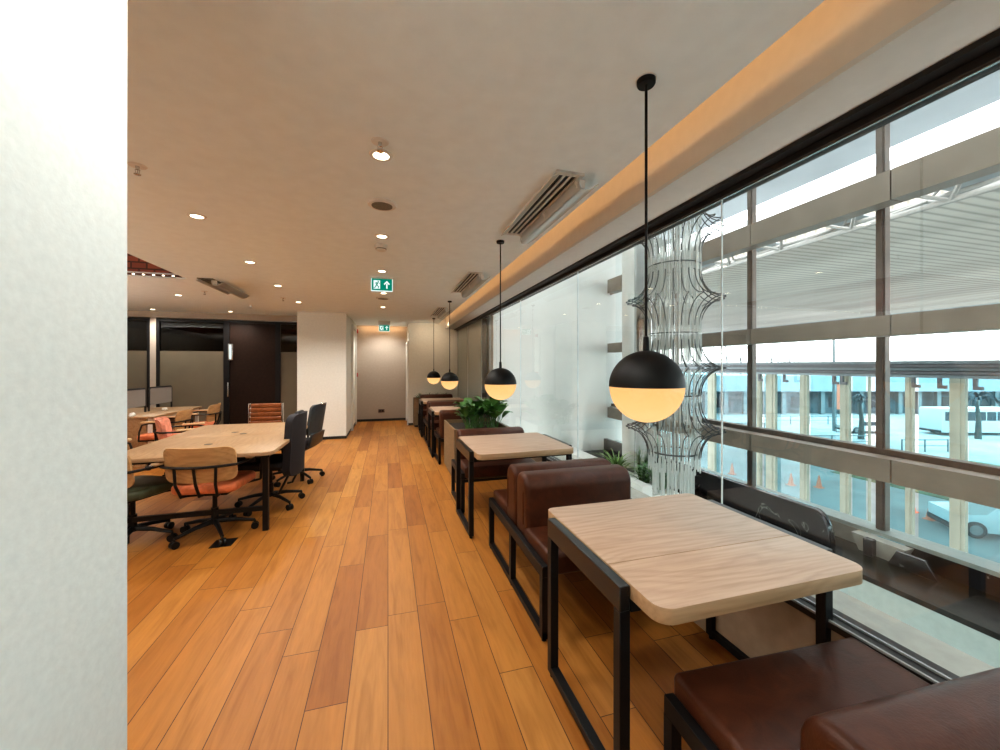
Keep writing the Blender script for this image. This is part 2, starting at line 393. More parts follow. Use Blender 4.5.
# ------------------------------------------------------------------ room shell
bm = B(); bb(bm, -7, 1.70, -3, 11.1, -.12, 0); struct('floor', bm, M['floor'], 'warm oak plank floor of the lounge', 'floor')
HX0, HX1, HY0, HY1 = -6.0, -2.40, 3.0, 5.73
bm = B()
bb(bm, -7, HX0, -3, 11.1, ZC, ZC + .06); bb(bm, HX1, 1.24, -3, 11.1, ZC, ZC + .06)
bb(bm, HX0, HX1, -3, HY0, ZC, ZC + .06); bb(bm, HX0, HX1, HY1, 11.1, ZC, ZC + .06)
struct('ceiling', bm, M['ceil'], 'smooth warm white plaster ceiling', 'ceiling')
bm = B()
bb(bm, HX0 - .06, HX0, HY0 - .06, HY1 + .06, ZC + .001, ZC + .7); bb(bm, HX1, HX1 + .06, HY0 - .06, HY1 + .06, ZC + .061, ZC + .7)
bb(bm, HX0, HX1, HY0 - .06, HY0, ZC + .061, ZC + .7); bb(bm, HX0, HX1, HY1, HY1 + .06, ZC + .061, ZC + .7); bb(bm, HX0 - .06, HX1 + .06, HY0 - .06, HY1 + .06, ZC + .7, ZC + .76)
struct('trim_1', bm, M['tile'], 'red-brown slatted recess in the ceiling at far left', 'ceiling recess')
# upper slab that closes the light cove and the rooms above
bm = B(); bb(bm, -7, 2.02, -3, 11.1, 2.98 + .4, 3.6); struct('trim_2', bm, M['paint'], 'slab closing the top of the light cove', 'ceiling slab')
bm = B(); bb(bm, 1.0, 1.04, -3, 11.1, ZC + .06, 3.38); struct('trim_3', bm, M['cove'], 'back of the light cove trough', 'trim')
bm = B(); bb(bm, 1.40, 1.50, -3, YE - .05, 2.44, 3.38); struct('trim_4', bm, M['cove'], 'warm lit bulkhead running above the window', 'bulkhead')
bm = B(); bb(bm, 1.40, 1.80, -3, YE - .05, 2.42, 2.4399); struct('trim_5', bm, M['soffit'], 'pale soffit strip between the bulkhead and window head', 'soffit')
# left foreground pillar
bm = B(); bb(bm, -2.6, -.5, -3, .953, 0, ZC); struct('wall_left', bm, M['pillar'], 'cool white wall end filling the left foreground', 'wall')
bm = B(); bb(bm, -7.1, -7, -3, 11.1, -.12, 3.6); struct('wall_far_left', bm, M['paint'], 'wall at the far left of the office', 'wall')
bm = B(); bb(bm, -7.1, XG + .1, -3.1, -3, -.12, 3.6); struct('wall_back', bm, M['paint'], 'wall behind the viewer', 'wall')
# white column, corridor walls
bm = B(); bb(bm, -1.73, -.82, 8.53, 9.5, 0, ZC); struct('wall_column', bm, M['paint'], 'off-white column beside the corridor mouth', 'column')
bm = B(); bb(bm, -1.735, -.815, 8.518, 9.5, 0, .055); struct('baseboard_column', bm, M['base'], 'black skirting at the foot of the column', 'skirting')
bm = B(); bb(bm, -.95, -.80, 9.5, 11.1, 0, ZC); struct('wall_corridor_left', bm, M['paint'], 'left side wall of the short corridor', 'wall')
bm = B(); bb(bm, -.80, -.79, 9.5, 11.0, 0, .055); struct('baseboard_corridor_left', bm, M['base'], 'black skirting along the left side of the corridor', 'skirting')
bm = B(); bb(bm, -.95, .7, 11.0, 11.1, 0, ZC); struct('wall_far', bm, M['beige'], 'beige wall closing the corridor', 'wall')
bm = B(); bb(bm, -.79, .5, 10.985, 11.0, 0, .06); struct('baseboard_far', bm, M['base'], 'black skirting at the foot of the far corridor wall', 'skirting')
bm = B(); bb(bm, .50, 2.0, YE, 11.0, 0, ZC + .5); struct('wall_end', bm, M['paint'], 'off-white end wall behind the last booth', 'wall')
bm = B(); bb(bm, .488, .50, YE - .012, 10.985, 0, .055); bb(bm, .488, 1.7, YE - .012, YE, 0, .055); struct('baseboard_end', bm, M['base'], 'black skirting at the end wall', 'skirting')
bm = B()
bb(bm, -.80, -.765, 9.50, 9.58, 0, 2.44); bb(bm, -.80, -.765, 10.52, 10.60, 0, 2.44); bb(bm, -.80, -.765, 9.58, 10.52, 2.36, 2.44)
struct('trim_6', bm, M['white'], 'white door casing on the left wall of the corridor', 'door casing')
bm = B(); bb(bm, .465, .50, 10.02, 10.08, 0, 2.1); bb(bm, .465, .50, 10.86, 10.92, 0, 2.1); bb(bm, .465, .5, 10.08, 10.86, 2.04, 2.1)
struct('trim_7', bm, M['white'], 'white door casing on the right wall of the corridor', 'door casing')

# glass office partition at far left ----------------------------------------
YP = 9.3
bm = B(); bb(bm, -7, -1.73, YP - .02, YP + .12, 2.44, ZC); bb(bm, -4.50, -4.40, YP - .03, YP + .12, 0, 2.44); struct('wall_partition', bm, M['beige'], 'beige header and pier around the glazed office partition', 'wall')
def partition(name, x0, x1, label, door=False):
    t = sempty(name, label, 'glazed partition', ((x0 + x1) / 2, YP, 0))
    w = (x1 - x0) / 2; f = B()
    bb(f, -w, -w + .05, -.03, .05, 0, 2.42); bb(f, w - .05, w, -.03, .05, 0, 2.42); bb(f, -w + .05, w - .05, -.03, .05, 2.37, 2.42); bb(f, -w + .05, w - .05, -.03, .05, 0, .06)
    obj('frame', f, M['black'], t)
    g = B(); bb(g, -w + .05, w - .05, 0, .012, 1.78 if not door else .06, 2.37); obj('pane', g, M['darkglass'] if not door else M['darkdoor'], t)
    if not door:
        g = B(); bb(g, -w + .05, w - .05, 0, .014, .06, 1.78); obj('frosted_film', g, M['frost'], t)
    return t
partition('window_2', -6.95, -4.50, 'dark framed office glazing with grey lower film at far left')
partition('window_3', -4.40, -3.20, 'wide dark framed office glazing with frosted lower half')
d = partition('door_1', -3.20, -2.25, 'dark brown office door in black frame', True)
h = B(); bb(h, -.44, -.415, -.09, -.06, .85, 1.15, .008); bb(h, -.435, -.42, -.06, -.0301, .88, .91); bb(h, -.435, -.42, -.06, -.0301, 1.09, 1.12); obj('door_handle', h, M['steel'], d)
partition('window_4', -2.25, -1.735, 'narrow dark framed office glazing beside the white column')
lt = thing('post_reflection', 'small glowing strip standing in for a light reflection on the dark post beside the office door', 'reflection', (-3.12, YP - .03, 1.77))
b = B(); bb(b, -.045, .045, -.012, 0, -.17, .17, .004, 2); obj('reflection_back', b, M['steel'], lt)
b = B(); bb(b, -.018, .018, -.04, -.012, -.15, .15, .010, 3); obj('reflection_glow', b, M['exitw'], lt)  # emissive strip added in place of a reflection, no lamp hangs here
bm = B(); bb(bm, -7, -1.7, 11.0, 11.1, 0, ZC); bb(bm, -7, -1.7, YP + .13, 11.0, 2.5, 2.56); struct('wall_office', bm, M['beige'], 'dim office wall behind the glazed partition', 'wall')

# lounge window: head frame, sill wall, panes --------------------------------
win = sempty('window_1', 'long frameless glass screen along the right side with dark head and sill tracks', 'window', (XG, 0, 0))
YW0, YW1 = -3.0, YE - .03
f = B(); bb(f, -.085, .08, YW0, YW1, ZH, 2.4198, 0); bb(f, -.03, .05, YW0, YW1, ZH - .028, ZH); obj('head_frame', f, M['wframe'], win)
f = B(); bb(f, -.018, -.008, YW0, YW1, ZH - .036, ZH - .0281); obj('head_bead', f, M['steel'], win)['label'] = 'thin bright bead under the dark head frame'
f = B(); bb(f, -.04, .08, YW0, YW1, .44, .462); obj('sill_frame', f, M['wframe'], win)
f = B(); bb(f, -.035, -.027, YW0, YW1, .462, .470); bb(f, .022, .030, YW0, YW1, .462, .470); obj('sill_bead', f, M['bead'], win)['label'] = 'two thin pale beads on the dark sill track'
ys = [-3.0, -1.62, .03, 1.68, 3.33, 4.98, 6.63, 7.26, 8.6, YW1]
for a, b in zip(ys, ys[1:]):
    g = B(); v = [g.verts.new(p) for p in ((0, a + .004, .462), (0, b - .004, .462), (0, b - .004, ZH - .028), (0, a + .004, ZH - .028))]; g.faces.new(v)
    obj('pane', g, M['pane'] if b < 8 else M['reflpane'], win)  # far panes carry grey-green in place of reflections and the wall behind
for y in ys[1:-1]:
    g = B(); bb(g, -.004, .004, y - .0022, y + .0022, .462, ZH - .028); obj('glass_joint', g, M['joint'], win)
f = B(); bb(f, .01, .09, 7.22, 7.30, .462, ZH - .028); obj('frame_post', f, M['wframe'], win)
bm = B(); bb(bm, 1.70, 1.80, -3, 11, -.12, .4398); struct('wall_right', bm, M['sill'], 'low taupe sill wall under the long window', 'wall')
bm = B(); bb(bm, 1.80, 2.03, -3, 7.0, .30, .43); struct('trim_8', bm, M['ledge'], 'beige ledge just outside the window', 'ledge')
bm = B(); bb(bm, 1.80, 2.03, -3, 7.0, ZG, .2999); bb(bm, 1.90, 2.03, -3, 7.0, 2.80, 7.0); struct('wall_atrium_inner', bm, M['white'], 'white atrium wall above and below the lounge window', 'wall')

# ------------------------------------------------------------------ atrium and outer facade
bm = B(); bb(bm, 1.88, XF + .3, 7.0, 10.9, ZG, 7.0); struct('wall_atrium_end', bm, M['white'], 'tall white wall at the end of the atrium', 'wall')
bm = B(); bb(bm, 3.7, XF - .05, -3, 7.0, -.25, -.21); struct('trim_9', bm, M['stone'], 'dark polished stone gallery floor by the outer facade', 'gallery floor')
bm = B(); bb(bm, 3.7, XF - .05, -3, 7.0, -.55, -.2501); struct('trim_10', bm, M['slab'], 'pale edge of the gallery slab', 'slab edge')
bm = B(); bb(bm, 1.8, XF + .2, -3.2, -3.0, ZG, 7.0); struct('wall_atrium_back', bm, M['white'], 'near end wall of the atrium', 'wall')
fac = sempty('window_5', 'outer facade of bronze mullions and broad transoms beyond the atrium', 'facade', (XF, 0, 0))
spc = 1.352; my = [2.489 + spc * k for k in range(-4, 4)]
for y in my:
    f = B(); bb(f, -.035, .03, y - .036, y + .036, -.05, 7.0); bb(f, -.045, -.035, y - .02, y + .02, -.05, 7.0); obj('mullion', f, M['mulld'], fac)
for z0, z1 in ((4.35, 4.62), (2.91, 3.17), (1.743, 1.92), (.47, .672), (-.065, -.03)):
    f = B()
    if z1 > 0:
        for a, b in zip([-3.0] + my, my + [6.99]): bb(f, -.25, -.0801, max(a - .19, -3), min(b - .20, 6.98), z0, z1)
        bb(f, -.08, -.0602, -3, 6.98, z0 + .01, z1 - .01)
        obj('transom', f, M['mull'], fac)
    else:
        bb(f, -.11, .10, -3, 6.98, z0, z1); o = obj('sill_transom', f, M['slab'], fac)
for z0 in (.70, 1.98):
    if z0 < 1:
        f = B(); bb(f, -.05, .05, -3, 6.98, z0 - .035, z0 + .02); obj('glazing_bar', f, M['mulld'], fac)
for a, b in zip([-3.0] + my, my + [6.98]):
    g = B(); v = [g.verts.new(p) for p in ((.02, a + .05, -.03), (.02, b - .05, -.03), (.02, b - .05, 6.9), (.02, a + .05, 6.9))]; g.faces.new(v)
    obj('pane', g, M['fpane'], fac)

# upstand, leaning marble panel and stone pieces at the foot of the facade
ZF = -.21
bm = B(); bb(bm, XF - .12, XF - .03, 2.60, 6.98, ZF, -.0652); struct('trim_11', bm, M['ledge'], 'pale stone upstand under the facade glass behind the marble panel', 'upstand')
bm = B(); bb(bm, XF - .12, XF - .03, -3, 2.26, ZF, -.0652); struct('trim_12', bm, M['marble'], 'dark marble upstand under the facade glass', 'upstand')
bm = B(); t_ = [(2.64 + .16 * (1 - math.cos(PI / 2 * k / 8)), -.21 + .31 * math.sin(PI / 2 * k / 8)) for k in range(9)]
prism(bm, [(y, z) for y, z in t_] + [(6.6, .10), (6.6, -.21)], 'X', 3.95, 4.03, .006, 2)
tag(obj('marble_slab', bm, M['marble']), 'long black veined marble panel with rounded end standing along the facade base', 'panel')
bm = B(); prism(bm, [(2.26, ZF), (2.20, -.0655), (2.60, -.0655), (2.54, ZF)], 'X', XF - .24, XF - .121, .006, 2)
tag(obj('stone_block', bm, M['ledge']), 'pale tapered stone block at the foot of the right-hand mullion', 'stone block')
bm = B(); bb(bm, 4.10, 4.16, 2.40, 2.47, ZF, -.06, .006)
tag(obj('marble_offcut', bm, M['marble']), 'narrow dark marble offcut standing before the tapered stone block', 'stone block')
bm = B(); prism(bm, [(1.98, ZF), (2.06, -.08), (2.24, -.08), (2.30, ZF)], 'X', 4.12, 4.17, .006, 2)
tag(obj('marble_offcut', bm, M['marble']), 'tapered dark marble offcut lying right of the narrow one by the stone block', 'stone block')
# round column and polished column
bm = B(); lathe(bm, [(.16, 0), (.16, 7.0)], 40, (3.97, 5.73, ZF)); bmesh.ops.holes_fill(bm, edges=bm.edges)
tag(obj('round_column', bm, M['white']), 'round white column standing at the far end of the atrium gallery', 'column', kind='structure')
bm = B(); lathe(bm, [(.17, 0), (.17, 7.0)], 40, (3.66, 4.93, ZF)); bmesh.ops.holes_fill(bm, edges=bm.edges)
tag(obj('steel_column', bm, M['mirror']), 'polished dark steel column just behind the glass chandelier', 'column', kind='structure')
bm = B(); bb(bm, 2.95, 3.10, 4.05, 6.98, -.3, .02, .01); bb(bm, 3.10, 3.48, 4.05, 6.98, -.3, -.10); tag(obj('planting_kerb', bm, M['white']), 'white kerb at the edge of the atrium planting', 'kerb')

# spiky plants on the gallery
def blade(bm, base, ang, lean, ln, w, seg=6, droop=.6):
    pts = []; d = Vector((math.cos(ang), math.sin(ang), 0)); s = Vector((-d.y, d.x, 0)); prev = None
    for i in range(seg + 1):
        t = i / seg; el = lean + droop * t * t
        p = Vector(base) + d * (ln * t * math.sin(min(el, 1.9))) + Vector((0, 0, ln * t * math.cos(min(el, 1.9))))
        ww = w * (1 - t) ** .6 * (0.55 + .9 * t if t < .5 else 1)
        a, b = bm.verts.new(p - s * ww), bm.verts.new(p + s * ww)
        if prev: bm.faces.new((prev[0], a, b, prev[1]))
        prev = (a, b)
def spiky(loc, n, ln, mat, label):
    t = thing('spiky_plant', label, 'plant', loc, group='spiky plants on the atrium gallery'); bm = B()
    for i in range(n): blade(bm, (random.uniform(-.05, .05), random.uniform(-.05, .05), 0), random.uniform(0, 2 * PI), random.uniform(.05, .8), ln * random.uniform(.7, 1.1), .018)
    obj('leaf_rosette', bm, mat, t)
    b = B(); cyl(b, (0, 0, 0), (0, 0, .06), .045, .03, 10); obj('stem_base', b, M['bark'], t); return t
spiky((3.20, 5.00, -.10), 60, .50, M['leaf3'], 'light green spiky plant beside the polished column, left of the glass chandelier')
spiky((3.36, 4.25, -.10), 70, .46, M['leaf2'], 'dark bushy spiky plant low behind the chandelier base')
spiky((3.34, 4.55, -.10), 45, .36, M['leaf'], 'dark green spiky plant between the steel column and the chandelier base')

# glass rod chandelier
ch = thing('glass_chandelier', 'tall hanging chandelier of clear glass rods with flared wire tiers in the atrium', 'chandelier', (3.1, 3.69, 0))
def rods(z0, z1, r, n, jit=.01, rr=.008):
    bm = B()
    for i in range(n):
        a = 2 * PI * i / n + random.uniform(-.04, .04); q = r + random.uniform(-jit, jit)
        cyl(bm, (q * math.cos(a), q * math.sin(a), z0 + random.uniform(0, .05)), (q * math.cos(a), q * math.sin(a), z1), rr, rr, 6)
    return bm
def flare(z1):
    bm = B()
    for i in range(22):
        a = 2 * PI * i / 22; dx, dy = math.cos(a), math.sin(a)
        for sgn in (-1, 1):
            pts = []
            for k in range(9):
                u = k / 8; r = .275 + .24 * (1 - math.cos(u * PI / 2)); z = z1 + sgn * .30 * (1 - math.sin(u * PI / 2)) + sgn * .004
                pts.append((r * dx, r * dy, z))
            tube(bm, pts, .0055, 5)
    obj('flared_wires', bm, M['wire'], ch, kind='stuff')
tiers = [(.78, 1.46), (1.46, 2.22), (2.22, 3.01), (3.01, 3.9), (3.9, 5.2)]
for z0, z1 in tiers:
    bm = rods(z0 + .02, z1 - .02, .27, 46); o = obj('rod_curtain', bm, M['rod'], ch, kind='stuff')
    bm = rods(z0 + .05, z1 - .05, .16, 24); o = obj('rod_curtain', bm, M['rod'], ch, kind='stuff')
    bm = B(); tube(bm, [(.275 * math.cos(2 * PI * k / 40), .275 * math.sin(2 * PI * k / 40), z0 + .38) for k in range(41)], .006, 6); obj('ring', bm, M['wire'], ch)
    flare(z1)
flare(.78)
bm = rods(.30, .76, .25, 60, .02); obj('rod_curtain', bm, M['rod'], ch, kind='stuff')
bm = rods(.02, .34, .19, 60, .03); obj('rod_curtain', bm, M['rod'], ch, kind='stuff')
bm = B(); tube(bm, [(.255 * math.cos(2 * PI * k / 40), .255 * math.sin(2 * PI * k / 40), .52) for k in range(41)], .009, 6); obj('ring', bm, M['wire'], ch)
bm = B(); cyl(bm, (0, 0, .1), (0, 0, 5.2), .012, n=8); cyl(bm, (0, 0, 5.2), (0, 0, 5.24), .32, n=32); cyl(bm, (0, 0, 5.24), (0, 0, 6.99), .02, n=8); obj('suspension_rod', bm, M['steel'], ch)
# unseen atrium roof, glazed to let daylight in
bm = B(); bb(bm, 1.81, 4.6, -3.2, 10.9, 7.0, 7.06); struct('added_glass_roof', bm, M['fpane'], 'unseen glass roof added over the atrium to admit daylight', 'skylight')

# ------------------------------------------------------------------ world beyond the facade
bm = B(); bb(bm, XF + .12, 140, -90, 140, ZG - .2, ZG); struct('ground', bm, M['road'], 'pale forecourt and road below the terminal', 'ground')
bm = B(); bb(bm, 30, 44, -60, 20, ZG + .001, ZG + .03); struct('verge', bm, M['grass'], 'grass verge along the road', 'grass verge')
bm = B(); bb(bm, XF + .15, 10.0, -30, 60, 6.0, 6.4); struct('canopy_near', bm, M['roofgrey'], 'grey roof panels projecting from the terminal facade', 'roof')
bm = B(); bb(bm, 10.9, 11.3, -30, 60, 5.7, 6.1); struct('canopy_beam', bm, M['rooflight'], 'pale edge beam between skylight strips', 'roof beam')
bm = B(); bb(bm, 15.4, 45, -40, 80, 6.3, 6.7); struct('canopy_far', bm, M['soffit_rib'], 'broad ribbed grey canopy soffit over the forecourt', 'canopy')
bm = B(); bb(bm, 44.6, 45.2, -40, 80, 6.15, 6.2999); struct('canopy_fascia', bm, M['roofgrey'], 'outer fascia of the forecourt canopy', 'roof edge')
trs = thing('roof_truss', 'pale lattice truss running below the skylight between roof and canopy', 'truss', (13.6, 0, 6.0))
for x, z in ((-1.4, .25), (1.4, .25), (0, -.35)):
    b = B(); cyl(b, (x, -30, z), (x, 60, z), .08, n=8); obj('chord', b, M['truss'], trs)
b = B(); y = -30
while y < 58:
    for x in (-1.4, 1.4): cyl(b, (x, y, .25), (0, y + 1.1, -.35), .05, n=6); cyl(b, (0, y + 1.1, -.35), (x, y + 2.2, .25), .05, n=6)
    cyl(b, (-1.4, y, .25), (1.4, y + 2.2, .25), .04, n=6); y += 2.2
obj('lattice', b, M['truss'], trs, kind='stuff')
b = B(); 
for k in range(30): bb(b, -1.9, 1.9, -30 + 3 * k, -30 + 3 * k + 1.1, .42, .46)
obj('roof_panel', b, M['roofgrey'], trs, kind='stuff')
# outer screen: louvred edge beam, cream pillars, aqua panes
XB = 10.0
lb = sempty('louvre_beam', 'grey layered horizontal edge beam along the top of the outer screen', 'beam', (XB, 0, 0))
f = B(); bb(f, .05, .20, -25, 60, 1.25, 1.585); obj('core_beam', f, M['louvre'], lb)
for k in range(5):
    f = B(); bb(f, -.06 - .06 * (k % 2), .0499, -25, 60, 1.255 + .066 * k, 1.255 + .066 * k + .054); obj('louvre', f, M['louvre'] if k % 2 else M['fence'], lb)
def pillar_y(px):
    a = (px - 500) / 390; t = math.atan(112 / 390); s, c = math.sin(t), math.cos(t)
    fwd = XB / (a * c + s); return -a * fwd * s + fwd * c
pspan = [(708, 716), (757, 762), (766, 777), (800, 809), (840, 851), (868, 871), (905, 915), (949, 968), (1012, 1024), (1100, 1118)]
pys = [pillar_y((p + q) / 2) for p, q in pspan]
for i, ((p, q), y) in enumerate(zip(pspan, pys)):
    w = abs(pillar_y(p) - pillar_y(q)) - .04; b = B(); bb(b, XB - .04, XB + .04, y - w / 2, y + w / 2, ZG, 1.2499); bb(b, XB - .05, XB - .04, y - w * .2, y + w * .2, ZG, 1.2499)
    tag(obj('pillar', b, M['cream']), '%s cream pillar from the left in the outer screen beyond the facade' % ORD[i], 'pillar', 'cream pillars of the outer screen')
scr = sempty('window_7', 'aqua tinted glass of the outer screen between the cream pillars', 'glass screen', (XB, 0, 0))
ee = [40] + pys + [-25]
for a, b2 in zip(ee, ee[1:]):
    g = B(); v = [g.verts.new(p) for p in ((.06, a - .1, ZG), (.06, b2 + .1, ZG), (.06, b2 + .1, 1.25), (.06, a - .1, 1.25))]; g.faces.new(v); obj('pane', g, M['aqua'], scr)
for px in (763, 788, 838, 846, 918, 944, 980):
    y = pillar_y(px); b = B(); bb(b, -.16, -.11, y - .10, y + .02, 1.06, 1.12); bb(b, -.16, -.11, y - .03, y + .02, 1.1201, 1.2549); obj('bracket', b, M['louvre'], lb)

def along(px, f, z=ZG):
    a = (px - 500) / 390; t = math.atan(112 / 390); s, c = math.sin(t), math.cos(t)
    return (a * f * c + f * s, -a * f * s + f * c, z)
YAW = -math.atan(112 / 390)
# long hazy building with flat roof
bl = thing('terminal_building', 'long hazy blue building with pale flat roof across the road', 'building', along(860, 62), YAW)
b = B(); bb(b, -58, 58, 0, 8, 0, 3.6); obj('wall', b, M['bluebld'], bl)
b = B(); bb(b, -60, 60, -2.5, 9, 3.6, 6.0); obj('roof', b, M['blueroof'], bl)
for k in range(30):
    b = B(); bb(b, -43.5 + 3 * k, -42.9 + 3 * k, -1.6, -1.1, 0, 3.6); obj('post', b, M['fence'], bl)
for k in range(14):
    b = B(); bb(b, -41 + 6 * k, -38.6 + 6 * k, -.06, .02, .9, 2.6); obj('window', b, M['vglass'], bl)
# trees
def htree(px, f, h, w, label, palm=False):
    t = thing('palm_tree' if palm else 'hazy_tree', label, 'tree', along(px, f), group='hazy trees beyond the road')
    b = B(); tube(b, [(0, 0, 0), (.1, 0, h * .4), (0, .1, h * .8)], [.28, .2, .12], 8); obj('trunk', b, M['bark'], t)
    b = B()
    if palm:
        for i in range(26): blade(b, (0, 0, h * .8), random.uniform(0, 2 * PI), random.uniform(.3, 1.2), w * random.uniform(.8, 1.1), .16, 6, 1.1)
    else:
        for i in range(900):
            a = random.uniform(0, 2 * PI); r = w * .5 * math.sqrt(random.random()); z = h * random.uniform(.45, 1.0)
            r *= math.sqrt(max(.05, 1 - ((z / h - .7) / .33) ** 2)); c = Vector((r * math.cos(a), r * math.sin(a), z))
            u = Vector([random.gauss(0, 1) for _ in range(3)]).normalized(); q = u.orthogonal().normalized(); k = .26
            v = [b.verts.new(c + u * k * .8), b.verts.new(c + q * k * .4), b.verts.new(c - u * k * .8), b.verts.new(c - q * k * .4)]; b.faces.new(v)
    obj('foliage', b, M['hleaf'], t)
htree(727, 78, 12.1, 7, 'hazy tree just left of the left-hand mullion on the skyline')
htree(741, 84, 11.8, 6, 'hazy tree touching the left-hand mullion on the skyline')
htree(772, 88, 11.8, 7, 'hazy low tree right of the left-hand mullion on the skyline')
htree(790, 96, 11.6, 5, 'hazy small tree at the right end of the skyline clump')
htree(861, 40, 4.6, 2.0, 'palm tree seen through the screen left of the right-hand mullion', True)
htree(978, 40, 5.0, 2.0, 'tall palm tree at the right end of the outer screen', True)
# street lamp post
t = thing('street_lamp', 'slim street lamp rising above the outer screen between the mullions', 'street lamp', along(834, 45), YAW)
b = B(); cyl(b, (0, 0, 0), (0, 0, 12.5), .17, .13, 10); obj('pole', b, M['fence'], t)
b = B(); bb(b, -.1, 1.0, -.1, .1, 12.4, 12.52, .03); obj('lamp_head', b, M['fence'], t)
t = thing('banner_flag', 'narrow vertical red and white banner beside the street lamp', 'banner', along(836.5, 44), YAW)
b = B(); bb(b, -.02, .02, -.02, .02, 0, 6.2); obj('pole', b, M['fence'], t)
b = B(); bb(b, .03, .40, -.01, .01, 2.6, 5.4); obj('cloth', b, M['cone'], t)
# railings
def railing(px, f, w, label):
    t = thing('railing', label, 'railing', along(px, f), YAW, group='steel railings on the forecourt')
    b = B(); bb(b, -w / 2, w / 2, -.03, .03, 1.0, 1.08); obj('top_rail', b, M['fence'], t)
    b = B(); bb(b, -w / 2, w / 2, -.025, .025, .5, .55); obj('mid_rail', b, M['fence'], t)
    n = max(2, int(w / 2.4))
    for i in range(n + 1):
        b = B(); x = -w / 2 + w * i / n; bb(b, x - .04, x + .04, -.04, .04, 0, 1.1); obj('post', b, M['fence'], t)
railing(742, 44, 5, 'pale steel railing on the forecourt left of the left-hand mullion')
railing(832, 36, 7, 'pale steel railing on the forecourt between the two mullions')
railing(925, 34, 4, 'short pale steel railing near the white bus')
railing(800, 50, 12, 'long distant steel railing across the road between the mullions')
# cones
def cone_(px, f, label):
    t = thing('traffic_cone', label, 'traffic cone', along(px, f), group='traffic cones on the road')
    b = B(); bb(b, -.2, .2, -.2, .2, 0, .04); lathe(b, [(.16, .04), (.03, .75), (0, .75)], 14); obj('cone_body', b, M['cone'], t)
    b = B(); lathe(b, [(.118, .26), (.085, .44)], 14); obj('white_band', b, M['vwhite'], t)
cone_(732, 27, 'orange traffic cone on the road seen left of the left-hand mullion')
cone_(791, 24.5, 'orange and white traffic cone on the road right of the left-hand mullion')
cone_(819, 24, 'orange traffic cone farther right on the road, low between the mullions')
cone_(912, 20, 'orange traffic cone seen right of the right-hand mullion')
cone_(930, 19, 'orange traffic cone standing by the wheel of the white vehicle')
# vehicles
def vehicle(name, px, f, ln, h, w, label, rot, van=True, wheels=(.2, .8), wr=.36, nw=5):
    t = thing(name, label, name.split('_')[-1], along(px, f), rot); b = B()
    z0 = wr * .7
    if van: prof = [(0, z0), (0, h * .93), (.12, h), (ln - .12, h), (ln, h * .93), (ln, z0)]
    else: prof = [(0, z0), (0, h * .55), (ln * .22, h * .60), (ln * .36, h), (ln * .97, h), (ln, h * .55), (ln, z0)]
    prism(b, prof, 'Y', -w / 2, w / 2, .05, 2); obj('body', b, M['vwhite'], t)
    lo, hi = (h * .55, h * .88) if van else (h * .60, h * .90); x0 = .3 if van else ln * .36; step = (ln * .96 - x0) / nw
    for k in range(nw):
        for s in (-1, 1):
            b = B(); bb(b, x0 + step * k + .06, x0 + step * (k + 1) - .06, s * (w / 2 + .005) - .008, s * (w / 2 + .005) + .008, lo, hi); obj('window', b, M['vglass'], t)
    for q in wheels:
        for s in (-1, 1):
            b = B(); cyl(b, (ln * q, s * (w / 2 - .16), wr), (ln * q, s * (w / 2 + .04), wr), wr, n=24); wo = obj('wheel', b, M['tyre'], t)
            b = B(); cyl(b, (ln * q, s * (w / 2 + .04), wr), (ln * q, s * (w / 2 + .06), wr), wr * .6, n=20); obj('hubcap', b, M['fence'], wo)
    b = B(); bb(b, -.06, .05, -w / 2 + .05, w / 2 - .05, z0, z0 + .22, .02); bb(b, ln - .05, ln + .06, -w / 2 + .05, w / 2 - .05, z0, z0 + .22, .02); obj('bumper', b, M['tyre'], t)
    return t
vehicle('shuttle_bus', 930, 43, 8.5, 2.9, 2.3, 'white shuttle bus parked across the road at right', YAW, True, (.18, .8), .45, 7)
vehicle('passenger_car', 842, 44, 4.2, 1.45, 1.7, 'pale parked car across the road left of the right-hand mullion', YAW, False, nw=3)
v = vehicle('utility_vehicle', 941, 18.0, 4.6, 1.75, 1.8, 'white utility vehicle parked below, seen low at right under the broad transom', YAW - .35, False, (.14, .8), .36, 3)

